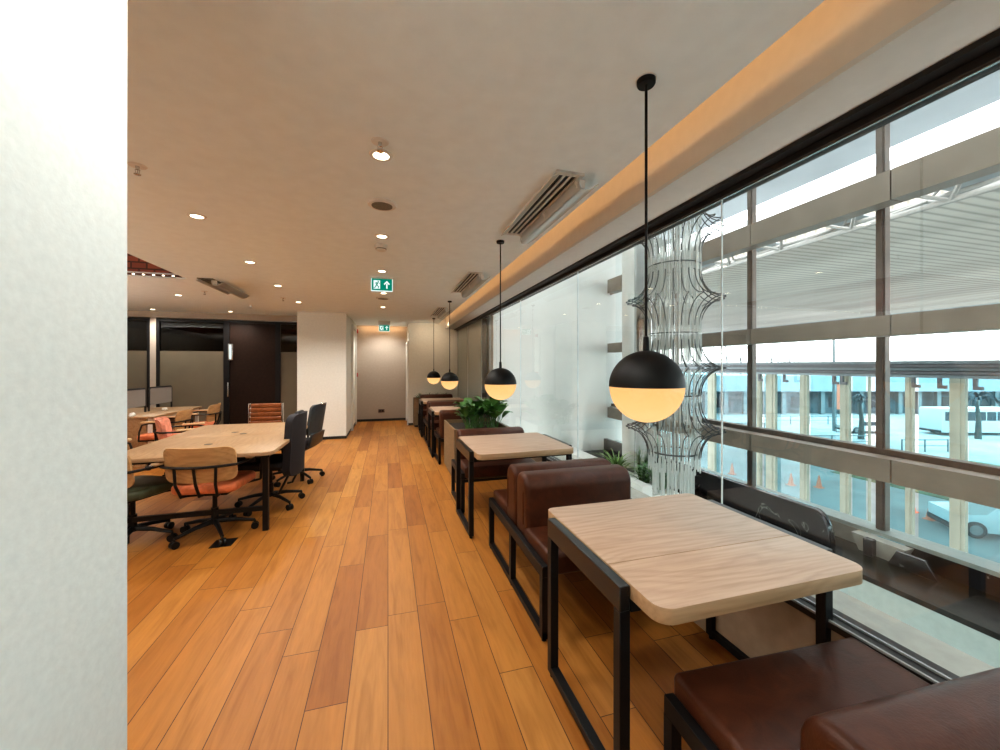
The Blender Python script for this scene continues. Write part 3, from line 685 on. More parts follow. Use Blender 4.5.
# ------------------------------------------------------------------ lounge furniture
def make_table(cx, cy, rot, label, seam=False):
    t = thing('booth_table', label, 'table', (cx, cy, 0), rot, 'booth tables along the window')
    hw, ya, yb = .445, -.455, .42
    b = B(); pr = rrect(-hw, hw, ya, yb, (.035, .035, .055, .055), 8)
    if seam:
        ys_ = -.165
        prism(b, [(x, y) for x, y in rrect(-hw, hw, ys_ + .0016, yb, (.035, .035, .0004, .0004), 8)], 'Z', .70, .75, .004, 2)
        prism(b, [(x, y) for x, y in rrect(-hw, hw, ya, ys_ - .0016, (.0004, .0004, .055, .055), 8)], 'Z', .70, .75, .004, 2)
        bb(b, -hw + .01, hw - .01, ys_ - .01, ys_ + .01, .702, .735)
    else: prism(b, pr, 'Z', .70, .75, .004, 2)
    o = obj('tabletop', b, [M['oak'], M['oakedge']], t)
    for p in o.data.polygons:
        if abs(p.normal.z) < .5: p.material_index = 1
    for s in (-1, 1):
        x = s * (hw + .022); b = B()
        bb(b, x - .02, x + .02, -.305, .305, .662, .747, .003, 1)
        sf = obj('side_frame', b, M['rail'], t)
        for y in (-.285, .285):
            b = B(); bb(b, x - .02, x + .02, y - .02, y + .02, .02, .662, .002, 1); obj('leg', b, M['black'], sf)
        b = B(); bb(b, x - .02, x + .02, -.265, .265, .02, .055, .002, 1); obj('floor_bar', b, M['black'], sf)
        for y in (-.285, .285):
            b = B(); cyl(b, (x, y, 0), (x, y, .02), .014, n=12); obj('foot', b, M['black'], sf)
    for y in (-.285, .285):
        b = B(); bb(b, -hw + .002, hw - .002, y - .018, y + .018, .655, .699); obj('cross_bar', b, M['black'], t)
    return t
def back_profile(y0, y1, z0, z1, r=.085):
    """rounded-top cushion section in (y,z)"""
    pts = [(y0, z0), (y1, z0)]
    for k in range(9):
        a = PI / 2 * k / 8; pts.append((y1 - r + r * math.cos(a), z1 - r + r * math.sin(a)))
    for k in range(9):
        a = PI / 2 + PI / 2 * k / 8; pts.append((y0 + r * .8 + r * .8 * math.cos(a), z1 - r * .8 + r * .8 * math.sin(a)))
    return pts
def make_bench(cx, cy, label, double=True, face=1, rot=0, ztop=.80, inset=0):
    """double: back-to-back seats; single: one seat facing face*(+y)"""
    t = thing('booth_bench', label, 'bench', (cx, cy, 0), rot, 'brown leather booth benches along the window')
    hx = .405
    ends = (-.575, .575) if double else ((-.06, .575) if face > 0 else (-.575, .06))
    for s in (-1, 1):
        x = s * hx; b = B(); bb(b, x - .018, x + .018, ends[0], ends[1], .345, .405, .002, 1); fr = obj('side_frame', b, M['black'], t)
        leg_y = [ends[0] + .02, ends[1] - .02] + ([0.0] if double else [])
        for y in leg_y:
            b = B(); bb(b, x - .018, x + .018, y - .02, y + .02, .015, .345); obj('leg', b, M['black'], fr)
            b = B(); cyl(b, (x, y, 0), (x, y, .015), .014, n=10); obj('foot', b, M['black'], fr)
        b = B(); bb(b, x - .017, x + .017, ends[0], ends[1], .0155, .05); obj('floor_bar', b, M['black'], fr)
    b = B()
    for y in (ends[0] + .03, ends[1] - .03): bb(b, -hx + .02, hx - .02, y - .015, y + .015, .35, .38)
    obj('cross_bar', b, M['black'], t)
    b = B(); bb(b, -hx + .02, hx - .02, ends[0] + .05, ends[1] - .05, .33, .349); obj('under_panel', b, M['black'], t)
    for s in ((-1, 1) if double else (face,)):
        a0, a1 = sorted((s * .17, s * .59)); b = B(); bb(b, -.385, .40, a0, a1, .351, .465, .024, 5)
        obj('seat_cushion', b, M['leather'], t)
        pr = back_profile(0.01, .215, .3815, ztop) if s > 0 else [(-y, z) for y, z in back_profile(0.01, .215, .3815, ztop)]
        b = B(); prism(b, pr, 'X', -.385 + inset, .385, .035, 5); bk = obj('backrest', b, M['leather'], t)
        b = B(); yy = s * .175
        for zz in (0,):
            tube(b, [(-.386 + inset, s * .165, .47), (-.387 + inset, s * .165, ztop - .12), (-.37 + inset, s * .15, ztop - .035)], .004, 6)
        obj('piping', b, M['leather'], bk)
    return t
make_table(1.225, 1.437, 0.0, 'pale oak booth table with black side frames, largest and nearest to the viewer', True)
make_table(1.148, 3.59, .02, 'pale oak booth table standing alone second from the viewer, in front of the leafy planter')
make_table(1.165, 6.66, .0, 'pale oak booth table third from the viewer, just beyond the leafy planter')
make_table(1.145, 8.52, .0, 'small distant pale oak booth table nearest the end wall')
make_bench(1.262, .485, 'brown leather bench in the bottom right corner, nearest the viewer', rot=-.05, ztop=.67, inset=.06)
make_bench(1.215, 2.515, 'back-to-back brown leather bench between the nearest and second booth tables', ztop=.78)
make_bench(1.125, 4.42, 'brown leather bench with its back against the leafy planter, facing the viewer', False, -1, 0, .77)
make_bench(1.15, 5.93, 'brown leather bench on the far side of the leafy planter', False, 1)
make_bench(1.12, 7.62, 'back-to-back brown leather bench between the third and the most distant booth tables')
make_bench(1.12, 9.56, 'brown leather bench farthest away, in front of the end wall plants', False, -1)

# planters with plants
def make_planter(x0, x1, y0, y1, h, label):
    t = thing('planter_box', label, 'planter', ((x0 + x1) / 2, (y0 + y1) / 2, 0), 0, 'planter boxes between the booths')
    w, d = (x1 - x0) / 2, (y1 - y0) / 2; b = B()
    bb(b, -w, -w + .02, -d, d, .04, h); bb(b, w - .02, w, -d, d, .04, h); bb(b, -w + .02, w - .02, -d, -d + .02, .04, h); bb(b, -w + .02, w - .02, d - .02, d, .04, h); bb(b, -w + .02, w - .02, -d + .02, d - .02, .04, .06)
    obj('box_panel', b, M['planter'], t)
    b = B(); bb(b, -w + .02, w - .02, -d + .02, d - .02, .0, .04); obj('plinth', b, M['black'], t)
    b = B(); bb(b, -w + .02, w - .02, -d + .02, d - .02, h - .10, h - .05); obj('soil', b, M['soil'], t)
    return t
make_planter(.80, 1.52, 4.86, 5.80, .68, 'brown laminate planter box full of leafy plants behind the second booth')
make_planter(.60, 1.52, 9.66, 9.94, .70, 'dark planter box against the end wall')
def broadleaf(bm, base, ang, lean, stem, ln, w):
    d = Vector((math.cos(ang), math.sin(ang), 0)); s = Vector((-d.y, d.x, 0)); base = Vector(base)
    tip = base + d * stem * math.sin(lean) + Vector((0, 0, stem * math.cos(lean)))
    tube(bm, [base, base.lerp(tip, .5) + d * -.01, tip], .0035, 5)
    prev = None; el = lean + .35
    for i in range(8):
        u = i / 7; e = el + .45 * u * u - .2
        p = tip + d * (ln * u * math.sin(e)) + Vector((0, 0, ln * u * math.cos(e)))
        ww = w * math.sin(PI * (u * .93 + .05)) ** .75; up = Vector((0, 0, ww * .35))
        row = [bm.verts.new(p - s * ww + up), bm.verts.new(p), bm.verts.new(p + s * ww + up)]
        if prev:
            bm.faces.new((prev[0], row[0], row[1], prev[1])); bm.faces.new((prev[1], row[1], row[2], prev[2]))
        prev = row
def leafy(loc, n, sc, label, mat, flowers=2):
    t = thing('leafy_plant', label, 'plant', loc, random.uniform(0, 6), 'leafy plants in the booth planters'); b = B()
    for i in range(n):
        broadleaf(b, (random.uniform(-.07, .07), random.uniform(-.07, .07), 0), random.uniform(0, 2 * PI), random.uniform(.03, .62), sc * random.uniform(.6, 1.2), sc * random.uniform(.55, .85), sc * random.uniform(.22, .32))
    obj('foliage', b, mat, t)
    for i in range(flowers):
        b = B(); a = random.uniform(0, 6); q = random.uniform(0, .1); broadleaf(b, (0, 0, 0), a, .2 + q, sc * 1.35, sc * .32, sc * .10); obj('flower_spathe', b, M['petal'], t)
    b = B(); cyl(b, (0, 0, -.02), (0, 0, .04), .05, .03, 10); obj('crown', b, M['leaf'], t)
zs = .63
leafy((1.06, 5.10, zs), 30, .21, 'dark green leafy plant at the left end of the near planter', M['leaf'], 1)
leafy((1.22, 5.30, zs), 30, .24, 'dark green leafy plant in the middle of the near planter', M['leaf'], 2)
leafy((1.36, 5.08, zs), 30, .26, 'tall glossy leafy plant at the right end of the near planter, nearest the glass', M['leaf'], 1)
leafy((1.14, 5.55, zs), 26, .22, 'leafy plant toward the back of the near planter', M['leaf'], 1)
for i, x in enumerate((.76, .97, 1.18, 1.38)):
    sp_ = thing('grassy_plant', '%s small grassy plant from the left in the end wall planter' % ORD[i], 'plant', (x, 9.76, .65), 0, 'grassy plants by the end wall')
    b = B()
    for k in range(45): blade(b, (random.uniform(-.05, .05), random.uniform(-.05, .05), 0), random.uniform(0, 2 * PI), random.uniform(.05, .9), random.uniform(.16, .26), .009)
    obj('leaf_rosette', b, M['leaf2'], sp_); b = B(); cyl(b, (0, 0, -.02), (0, 0, .05), .03, .02, 8); obj('crown', b, M['leaf'], sp_)

# pendant lamps
def pendant(x, y, zc, r, label):
    t = thing('pendant_lamp', label, 'pendant lamp', (x, y, ZC), 0, 'black and opal globe pendants over the booths')
    drop = zc - ZC
    b = B(); lathe(b, [(0, -.022), (.031, -.022), (.034, -.016), (.034, 0), (0, 0)], 32); obj('ceiling_rose', b, M['shade'], t)
    b = B(); lathe(b, [(.0345, -.003), (.038, -.003), (.038, 0), (.0345, 0)], 32); obj('rose_rim', b, M['wplast'], t)
    b = B(); cyl(b, (0, 0, -.022), (0, 0, drop + r + .055), .0052, n=10); obj('cord', b, M['shade'], t)
    b = B(); prof = [(r * math.cos(PI / 2 * k / 14), r * math.sin(PI / 2 * k / 14)) for k in range(14)] + [(.012, r), (.010, r + .05), (.0, r + .06)]
    lathe(b, [(r * .985, 0)] + prof, 48, (0, 0, 0)); o = obj('lamp_shade', b, M['shade'], t, (0, 0, drop))
    b = B(); lathe(b, [(r * .985 * math.cos(PI / 2 * k / 14), -r * .985 * math.sin(PI / 2 * k / 14)) for k in range(14)] + [(0, -r * .985)], 48); obj('opal_globe', b, M['globe'], t, (0, 0, drop))
pendant(.936, 1.262, 1.402, .136, 'large globe pendant nearest the viewer, over the nearest table')
pendant(.932, 3.232, 1.324, .139, 'globe pendant second from the viewer, left of the leafy planter')
pendant(.985, 6.455, 1.232, .145, 'globe pendant third from the viewer, right of the farthest one')
pendant(.99, 8.85, 1.215, .150, 'smallest globe pendant, farthest away by the end wall')

# ------------------------------------------------------------------ ceiling fittings
def downlight(x, y, label, e=22):
    t = thing('downlight', label, 'downlight', (x, y, ZC), 0, 'recessed ceiling downlights')
    b = B(); lathe(b, [(.040, -.002), (.040, -.006), (.056, -.005), (.060, 0), (.040, 0)], 28); obj('trim_ring', b, M['wplast'], t)
    b = B(); cyl(b, (0, 0, -.003), (0, 0, -.0005), .0395, n=28); obj('lamp_lens', b, M['lampface'], t)
    spot(x, y, e * (1.3 if y > 10 else 1.4 if y > 4 else 1))
KS = 2.1
def spot(x, y, e, size=145, col=(1, .97, .91)):
    l = bpy.data.lights.new('downlight_beam', 'SPOT'); l.energy = e * KS; l.color = col; l.spot_size = math.radians(size); l.spot_blend = .7; l.shadow_soft_size = .05
    o = bpy.data.objects.new('downlight_beam', l); COL.objects.link(o); o.location = (x, y, ZC - .02)
row = [(-.034, 2.087), (-.048, 3.385), (-.066, 4.632), (-.064, 6.021), (-.088, 7.453), (-.11, 10.45)]
for i, (x, y) in enumerate(row): downlight(x, y, '%s downlight from the viewer in the row above the aisle' % ORD[i])
row = [(-1.322, 3.301), (-1.377, 4.609), (-1.418, 5.851), (-1.452, 7.264)]
for i, (x, y) in enumerate(row): downlight(x, y, '%s downlight from the viewer in the row above the meeting table' % ORD[i], 26)
downlight(-3.063, 7.052, 'downlight right beside the grey air diffuser at left, above the desk chairs')
downlight(-3.0, 8.9, 'downlight in front of the dark office door', 22)
downlight(-4.30, 8.95, 'leftmost downlight, in front of the wide office glazing', 22)
for x, y in ((-.12, .9), (-.12, -.5), (-.12, -1.8), (-4.6, 2.2), (-4.6, 4.9), (-3.0, 1.9)): spot(x, y, 22)  # unseen spots without fittings, added as fill behind viewer and in office
def disc(name, x, y, r, label, cat, g):
    t = thing(name, label, cat, (x, y, ZC), 0, g)
    b = B(); lathe(b, [(0, -.012), (r * .72, -.012), (r * .74, -.016), (r * .95, -.012), (r, 0), (0, 0)], 36); obj('rim', b, M['wplast'], t)
    b = B(); cyl(b, (0, 0, -.0165), (0, 0, -.0122), r * .70, n=32); obj('grille', b, M['grille'], t)
disc('ceiling_speaker', -.038, 2.716, .095, 'round ceiling speaker with grey grille nearest the viewer', 'ceiling speaker', 'round ceiling speakers')
disc('ceiling_speaker', -.076, 6.466, .11, 'small round ceiling speaker beyond the nearer green exit sign', 'ceiling speaker', 'round ceiling speakers')
t = thing('smoke_detector', 'white smoke detector on the ceiling before the nearer exit sign', 'smoke detector', (-.06, 3.639, ZC))
b = B(); lathe(b, [(0, -.055), (.03, -.055), (.045, -.045), (.045, -.03), (.055, -.022), (.055, 0), (0, 0)], 28); obj('housing', b, M['wplast'], t)
b = B(); lathe(b, [(.0462, -.042), (.0462, -.034)], 28); obj('vent_band', b, M['grille'], t)
def sprinkler(x, y, label):
    t = thing('sprinkler_head', label, 'sprinkler', (x, y, ZC), 0, 'ceiling sprinkler heads')
    b = B(); lathe(b, [(0, -.004), (.038, -.004), (.042, 0), (.02, .003), (0, .003)], 24); obj('escutcheon', b, M['wplast'], t)
    b = B(); cyl(b, (0, 0, -.004), (0, 0, -.022), .010, .008, 10); cyl(b, (.010, 0, -.022), (.007, 0, -.045), .0025, n=6); cyl(b, (-.010, 0, -.022), (-.007, 0, -.045), .0025, n=6); cyl(b, (0, 0, -.045), (0, 0, -.048), .016, n=14); cyl(b, (0, 0, -.022), (0, 0, -.045), .0025, n=6); obj('nozzle', b, M['steel'], t)
sprinkler(-.037, 1.965, 'sprinkler head on the ceiling right by the nearest aisle downlight')
sprinkler(-1.298, 2.56, 'sprinkler head at upper left beside the white foreground wall')
sprinkler(-2.55, 6.6, 'sprinkler head left of the grey air diffuser at left')
sprinkler(-1.60, 6.9, 'sprinkler head near the farthest downlight above the meeting table')
sprinkler(-2.35, 7.9, 'sprinkler head in front of the office partition')
def diffuser(x, y0, y1, label, open_=True, mat=None):
    t = thing('air_diffuser', label, 'air diffuser', (x, (y0 + y1) / 2, ZC), 0, 'linear ceiling air diffusers'); hl = (y1 - y0) / 2; b = B()
    for a, c in ((-.085, -.055), (-.028, -.016), (.010, .022), (.05, .085)): bb(b, a, c, -hl, hl, -.014, -.0002)
    bb(b, -.055, .05, -hl, -hl + .03, -.014, -.0002); bb(b, -.055, .05, hl - .03, hl, -.014, -.0002); obj('frame', b, mat or M['wplast'], t)
    for a, c in ((-.055, -.028), (-.016, .010), (.022, .05)):
        b = B(); bb(b, a, c, -hl + .03, hl - .03, -.006, -.0003); obj('slot', b, M['black'], t)
    if open_:
        b = B(); prism(b, [(.060, -.0145), (.062, -.058), (.072, -.080), (.092, -.086), (.130, -.078), (.185, -.040), (.183, -.036), (.129, -.074), (.092, -.081), (.075, -.076), (.066, -.057), (.064, -.0145)], 'Y', -hl + .02, hl - .02)
        obj('deflector', b, M['clear'], t)['label'] = 'clear acrylic air deflector'
        b = B(); prism(b, [(-.06, -.0145), (-.10, -.035), (-.102, -.033), (-.064, -.0145)], 'Y', -hl + .02, hl - .02); obj('deflector', b, M['clear'], t)['label'] = 'clear acrylic air deflector'
        for y in (-hl + .05, hl - .05, 0):
            b = B(); cyl(b, (.07, y - .012, -.03), (.07, y + .012, -.03), .018, n=14); bb(b, .06, .11, y - .006, y + .006, -.062, -.0145); obj('bracket', b, M['wplast'], t)
    return t
diffuser(.975, 1.97, 3.03, 'white linear air diffuser with clear deflector nearest the viewer')
diffuser(.965, 4.38, 5.62, 'white linear air diffuser with clear deflector, second from the viewer')
diffuser(.955, 7.15, 8.35, 'small far linear air diffuser near the end wall')
diffuser(-2.16, 5.60, 6.62, 'grey slotted air diffuser at left beside the red-brown ceiling recess', True, M['grille'])

t = thing('light_strip', 'thin strip of warm bead lights along the lower edge of the red-brown ceiling recess', 'light strip', (-4.2, HY1 - .03, ZC + .03))
b = B(); bb(b, -1.75, 1.75, 0, .029, -.015, .005); obj('strip_base', b, M['plate'], t)
b = B()
for k in range(35): bb(b, -1.74 + .1 * k, -1.72 + .1 * k, -.006, -.0005, -.012, -.004)
obj('led_beads', b, M['lampface'], t, kind='stuff')
# exit signs
def poly(bm, pts, y=0):
    bm.faces.new([bm.verts.new((x, y, z)) for x, z in pts])
def exit_sign(x, y, w, ztop, label):
    t = thing('exit_sign', label, 'exit sign', (x, y, ztop), 0, 'green exit signs over the aisle'); h = w * .60
    b = B(); bb(b, -w / 2, w / 2, -.012, .012, -h, 0, .003, 1); obj('panel', b, M['exitg'], t)
    b = B(); bb(b, -w / 2 - .02, w / 2 + .02, -.03, .03, .0, ZC - ztop, .004, 1); obj('mount', b, M['wplast'], t)
    e = .008; b = B(); bb(b, -w / 2 - e, -w / 2, -.013, .013, -h - e, 0); bb(b, w / 2, w / 2 + e, -.013, .013, -h - e, 0); bb(b, -w / 2, w / 2, -.013, .013, -h - e, -h); obj('border', b, M['exitw'], t)
    s = w; y0 = -.0132
    b = B(); ax = .24 * s; az = -h / 2   # up arrow
    poly(b, [(ax - .035 * s, az - .20 * s), (ax + .035 * s, az - .20 * s), (ax + .035 * s, az + .06 * s), (ax - .035 * s, az + .06 * s)], y0)
    poly(b, [(ax, az + .21 * s), (ax - .15 * s, az + .04 * s), (ax - .11 * s, az - .01 * s), (ax, az + .10 * s)], y0)
    poly(b, [(ax, az + .21 * s), (ax, az + .10 * s), (ax + .11 * s, az - .01 * s), (ax + .15 * s, az + .04 * s)], y0)
    obj('arrow', b, M['exitw'], t)
    b = B(); mx = -.24 * s
    poly(b, [(mx - .17 * s, az - .22 * s), (mx + .15 * s, az - .22 * s), (mx + .15 * s, az + .21 * s), (mx - .17 * s, az + .21 * s)], y0 + .0004)
    obj('doorway', b, M['exitw'], t)
    b = B(); m = lambda pts: poly(b, [(mx + p * s, az + q * s) for p, q in pts], y0 - .0004)
    m([(.06 + .035 * math.cos(k * PI / 5), .155 + .035 * math.sin(k * PI / 5)) for k in range(10)])
    m([(-.01, .11), (.06, .10), (.02, -.04), (-.06, -.03)])                     # torso
    m([(.05, .10), (.12, .02), (.14, .05), (.07, .12)]); m([(-.01, .11), (-.11, .07), (-.12, .03), (-.02, .06)])   # arms
    m([(.02, -.04), (.10, -.10), (.07, -.20), (.03, -.20), (.05, -.11), (-.04, -.05)]); m([(-.06, -.03), (-.01, -.05), (-.07, -.16), (-.15, -.19), (-.16, -.15), (-.10, -.13)])
    obj('running_figure', b, M['exitg'], t)
exit_sign(-.071, 5.0, .24, ZC - .012, 'green illuminated exit sign with running figure and up arrow, nearer and larger')
exit_sign(-.085, 9.75, .235, 2.46, 'smaller green exit sign farther along at the corridor mouth')

# corridor details
b = B(); bb(b, -.80, -.74, 10.70, 10.80, 2.33, 2.43, .008); tag(obj('alarm_sounder', b, M['red']), 'small red alarm high on the left corridor wall', 'fire alarm')
b = B(); bb(b, -.80, -.75, 10.71, 10.80, 1.20, 1.30, .008); tag(obj('call_point', b, M['red']), 'small red call point at hand height on the left corridor wall', 'fire alarm')
t = thing('wall_socket', 'dark socket plate low on the far corridor wall', 'socket', (-.17, 11.0, .27))
b = B(); bb(b, -.08, .08, -.012, 0, -.045, .045, .004, 2); obj('plate', b, M['plate'], t)
b = B(); bb(b, -.05, -.01, -.014, -.0121, -.02, .02); bb(b, .01, .05, -.014, -.0121, -.02, .02); obj('insert', b, M['black'], t)
b = B(); bb(b, -1.40, -1.24, 3.69, 3.85, .0002, .004, .001, 1); tag(obj('floor_box', b, M['black']), 'black square floor outlet cover beside the coral chair', 'floor outlet')

# ------------------------------------------------------------------ meeting table
t = thing('meeting_table', 'large honey oak meeting table with rounded corners at left', 'table', (-1.58, 4.75, 0))
hx, hy = .62, .97
b = B()
for sx in (-1, 1):
    for sy in (-1, 1):
        r = [.0005] * 4; r[{(1, 1): 0, (-1, 1): 1, (-1, -1): 2, (1, -1): 3}[(sx, sy)]] = .09
        x0, x1 = sorted((sx * .0015, sx * hx)); y0, y1 = sorted((sy * .0015, sy * hy))
        prism(b, rrect(x0, x1, y0, y1, r, 8), 'Z', .708, .74, .003, 2)
o = obj('tabletop', b, [M['desk'], M['oakedge']], t)
for p in o.data.polygons:
    if abs(p.normal.z) < .5: p.material_index = 1
for sx in (-1, 1):
    for sy in (-1, 1):
        b = B(); bb(b, sx * .52 - .022, sx * .52 + .022, sy * .78 - .022, sy * .78 + .022, 0, .66); obj('leg', b, M['black'], t)
b = B(); bb(b, -.55, .55, -.80, -.76, .66, .707); bb(b, -.55, .55, .76, .80, .66, .707); bb(b, -.55, -.51, -.76, .76, .66, .707); bb(b, .51, .55, -.76, .76, .66, .707); obj('under_frame', b, M['black'], t)
for q in (-.78, .78):
    b = B(); bb(b, -.498, .498, q - .015, q + .015, .18, .22); obj('stretcher', b, M['black'], t)
for x, y in ((-.06, .25), (.06, .12), (-.05, -.45)):
    b = B(); cyl(b, (x, y, .7395), (x, y, .7415), .035, n=20); obj('cable_grommet', b, M['black'], t)
b = B(); bb(b, -.35, .35, -.5, .5, .55, .60, .01); obj('cable_tray', b, M['black'], t)

# swivel chairs
def swivel_base(t, r=.30, zs=.40):
    b = B(); cyl(b, (0, 0, .10), (0, 0, .24), .028, n=16); cyl(b, (0, 0, .24), (0, 0, zs), .018, n=14); obj('gas_column', b, M['black'], t)
    for k in range(5):
        a = 2 * PI * k / 5 + .3; d = Vector((math.cos(a), math.sin(a), 0))
        b = B(); tube(b, [d * .015 + Vector((0, 0, .125)), d * r * .5 + Vector((0, 0, .112)), d * r + Vector((0, 0, .078))], [.024, .018, .013], 8); obj('base_leg', b, M['black'], t)
        s = Vector((-d.y, d.x, 0)); c = d * r + Vector((0, 0, .030)); b = B()
        for q in (-1, 1): cyl(b, c + s * q * .006, c + s * q * .024, .030, n=16)
        cyl(b, c + Vector((0, 0, .02)), c + Vector((0, 0, .05)), .008, n=8); obj('caster', b, M['black'], t)
def curved_panel(bm, w, z0, z1, th, R, y0, lean=0, rc=.05, nx=16, nz=10):
    """upright panel curved about a vertical axis, rounded corners, concave toward +y"""
    grid = {}
    for side in (0, 1):
        for i in range(nx + 1):
            for j in range(nz + 1):
                u = (i / nx * 2 - 1); v = j / nz * 2 - 1
                hh = (z1 - z0) / 2; x = u * w / 2; z = v * hh
                ex = max(0, abs(x) - (w / 2 - rc)); ez = max(0, abs(z) - (hh - rc))
                if ex > 0 and ez > 0:
                    m_ = max(ex, ez); l = math.hypot(ex, ez); k = m_ / l
                    x = math.copysign(w / 2 - rc + ex * k, x); z = math.copysign(hh - rc + ez * k, z)
                y = y0 + (x * x) / (2 * R) - lean * (z + hh) + side * th
                grid[side, i, j] = bm.verts.new((x, y, z + (z0 + z1) / 2))
    for i in range(nx):
        for j in range(nz):
            for sd in (0, 1):
                f = [grid[sd, i, j], grid[sd, i + 1, j], grid[sd, i + 1, j + 1], grid[sd, i, j + 1]]; bm.faces.new(f if sd == 0 else f[::-1])
    edge = [(i, 0) for i in range(nx)] + [(nx, j) for j in range(nz)] + [(i, nz) for i in range(nx, 0, -1)] + [(0, j) for j in range(nz, 0, -1)]
    for a, c in zip(edge, edge[1:] + edge[:1]):
        bm.faces.new((grid[0, a[0], a[1]], grid[0, c[0], c[1]], grid[1, c[0], c[1]], grid[1, a[0], a[1]]))
    return bm
def wood_chair(x, y, rot, label, cushion, backmat=None, pad=None):
    """faces +y before rotation"""
    t = thing('swivel_armchair', label, 'chair', (x, y, 0), rot, 'swivel armchairs with wooden backs')
    swivel_base(t)
    b = B(); bb(b, -.18, .18, -.18, .16, .395, .42, .008); obj('seat_plate', b, M['black'], t)
    b = B(); prism(b, rrect(-.25, .25, -.23, .26, (.08, .08, .10, .10), 8), 'Z', .42, .495, .028, 5); obj('seat_cushion', b, cushion, t)
    b = B(); curved_panel(b, .53, .53, .82, .016, .42, -.275, .16, .06); obj('backrest', b, backmat or M['ply'], t)
    if pad: b = B(); curved_panel(b, .49, .55, .81, .022, .42, -.256, .16, .06); obj('back_pad', b, pad, t)
    # looped arm tube round the back
    b = B(); pts = [(-.29, .20, .42)]
    pts += [(-.30, .19, .55), (-.30, .16, .645), (-.30, .08, .665), (-.295, -.12, .665)]
    for k in range(13):
        u = -1 + 2 * k / 12; xx = .275 * u; pts.append((xx, -.325 + xx * xx / .84, .665))
    pts += [(.295, -.12, .665), (.30, .08, .665), (.30, .16, .645), (.30, .19, .55), (.29, .20, .42)]
    tube(b, pts, .011, 8); obj('arm_frame', b, M['black'], t)
    b = B(); tube(b, [(-.29, .20, .42), (-.16, .14, .40)], .010, 8); tube(b, [(.29, .20, .42), (.16, .14, .40)], .010, 8); obj('arm_bracket', b, M['black'], t)
    for xx in (-.15, 0, .15):
        b = B(); tube(b, [(xx, -.322 + xx * xx / .84, .665), (xx * .96, -.29, .52), (xx * .88, -.235, .41), (xx * .8, -.15, .402)], .011, 8); obj('back_strut', b, M['black'], t)
    for s in (-1, 1):
        b = B(); bb(b, s * .30 - .028, s * .30 + .028, -.08, .17, .672, .697, .010, 3); obj('armrest', b, M['armwood'], t)
    return t
wood_chair(-1.46, 3.98, -.10, 'wooden-backed swivel chair with coral seat at the near end of the meeting table', M['coral'])
wood_chair(-2.05, 3.98, -.45, 'wooden-backed swivel chair with dark green seat, half hidden by the white wall', M['green'])
wood_chair(-2.84, 4.85, -PI / 2, 'pale sage backed chair behind the dark green one, left of the meeting table', M['sage'], M['sage'], M['sage'])
wood_chair(-2.52, 6.02, -1.25, 'pink leather backed chair at the far left corner of the meeting table', M['pink'], M['pink'], M['pink'])
wood_chair(-3.20, 6.98, PI / 2 + .1, 'wooden-backed chair with red seat at the near side of the left desk', M['coral'])
wood_chair(-3.15, 7.90, PI / 2 + .1, 'wooden-backed chair at the far side of the left desk', M['coral'])

def task_chair(x, y, rot, label, tall=True):
    t = thing('office_chair', label, 'chair', (x, y, 0), rot, 'black office chairs at the meeting table')
    swivel_base(t, .31)
    b = B(); bb(b, -.12, .12, -.14, .14, .39, .43, .01); obj('mechanism', b, M['black'], t)
    b = B(); prism(b, rrect(-.24, .24, -.22, .26, .07, 8), 'Z', .43, .50, .025, 4); obj('seat_cushion', b, M['mesh'], t)
    if tall:
        b = B(); curved_panel(b, .48, .34, .98, .07, .7, -.30, .06, .09, 14, 16); obj('backrest', b, M['mesh'], t)
        b = B(); bb(b, -.10, .10, -.31, -.26, .93, 1.0, .02); obj('headrest_clip', b, M['black'], t)
        for s in (-1, 1):
            b = B(); tube(b, [(s * .20, -.24, .36), (s * .2, -.15, .18), (s * .2, -.1, .17)], .012, 8); obj('back_support', b, M['black'], t)
    else:
        b = B(); curved_panel(b, .46, .60, .99, .03, .7, -.27, .16, .06, 14, 12); obj('backrest', b, M['slate'], t)
        b = B(); prism(b, [(-.16, .40), (-.25, .47), (-.285, .62), (-.255, .62), (-.22, .49), (-.14, .43)], 'X', -.20, .20, .008, 2); obj('back_support', b, M['slate'], t)
        b = B(); bb(b, -.06, .06, -.350, -.318, .975, 1.00, .008); obj('top_handle', b, M['steel'], t)
    for s in (-1, 1):
        b = B(); tube(b, [(s * .20, 0, .42), (s * .29, -.02, .45), (s * .29, -.02, .60)], .013, 8); o = obj('arm_post', b, M['black'], t)
        b = B(); bb(b, s * .29 - .035, s * .29 + .035, -.12, .12, .60, .63, .012); obj('arm_pad', b, M['black'], o)
    return t
task_chair(-1.20, 4.66, PI / 2 - .10, 'tall black fabric office chair tucked in at the right side of the meeting table')
task_chair(-1.14, 5.60, PI / 2 - .22, 'slim dark grey office chair with pale handle, right of the tall black one', False)
# ribbed tan chair
t = thing('ribbed_chair', 'tan ribbed leather office chair facing the viewer at the far end of the meeting table', 'chair', (-1.70, 6.10, 0), PI)
swivel_base(t)
b = B()
for k in range(7): bb(b, -.205, .205, -.275 - .010 * k, -.235 - .010 * k, .50 + .062 * k, .56 + .062 * k, .014, 3)
obj('backrest', b, M['tan'], t)
b = B(); pass
for q in (-1, 1):
    b = B(); box(b, (q * .213, -.285, .715), (.012, .09, .45), None, .005, 2); obj('back_frame', b, M['steel'], t)
b = B()
for k in range(7): bb(b, -.235, .235, -.22 + .067 * k, -.157 + .067 * k, .43, .48, .014, 3)
obj('seat_cushion', b, M['tan'], t)
b = B(); bb(b, -.15, .15, -.15, .15, .395, .43, .01); tube(b, [(0, -.1, .41), (0, -.28, .42), (0, -.30, .56)], .018, 8); obj('mechanism', b, M['black'], t)

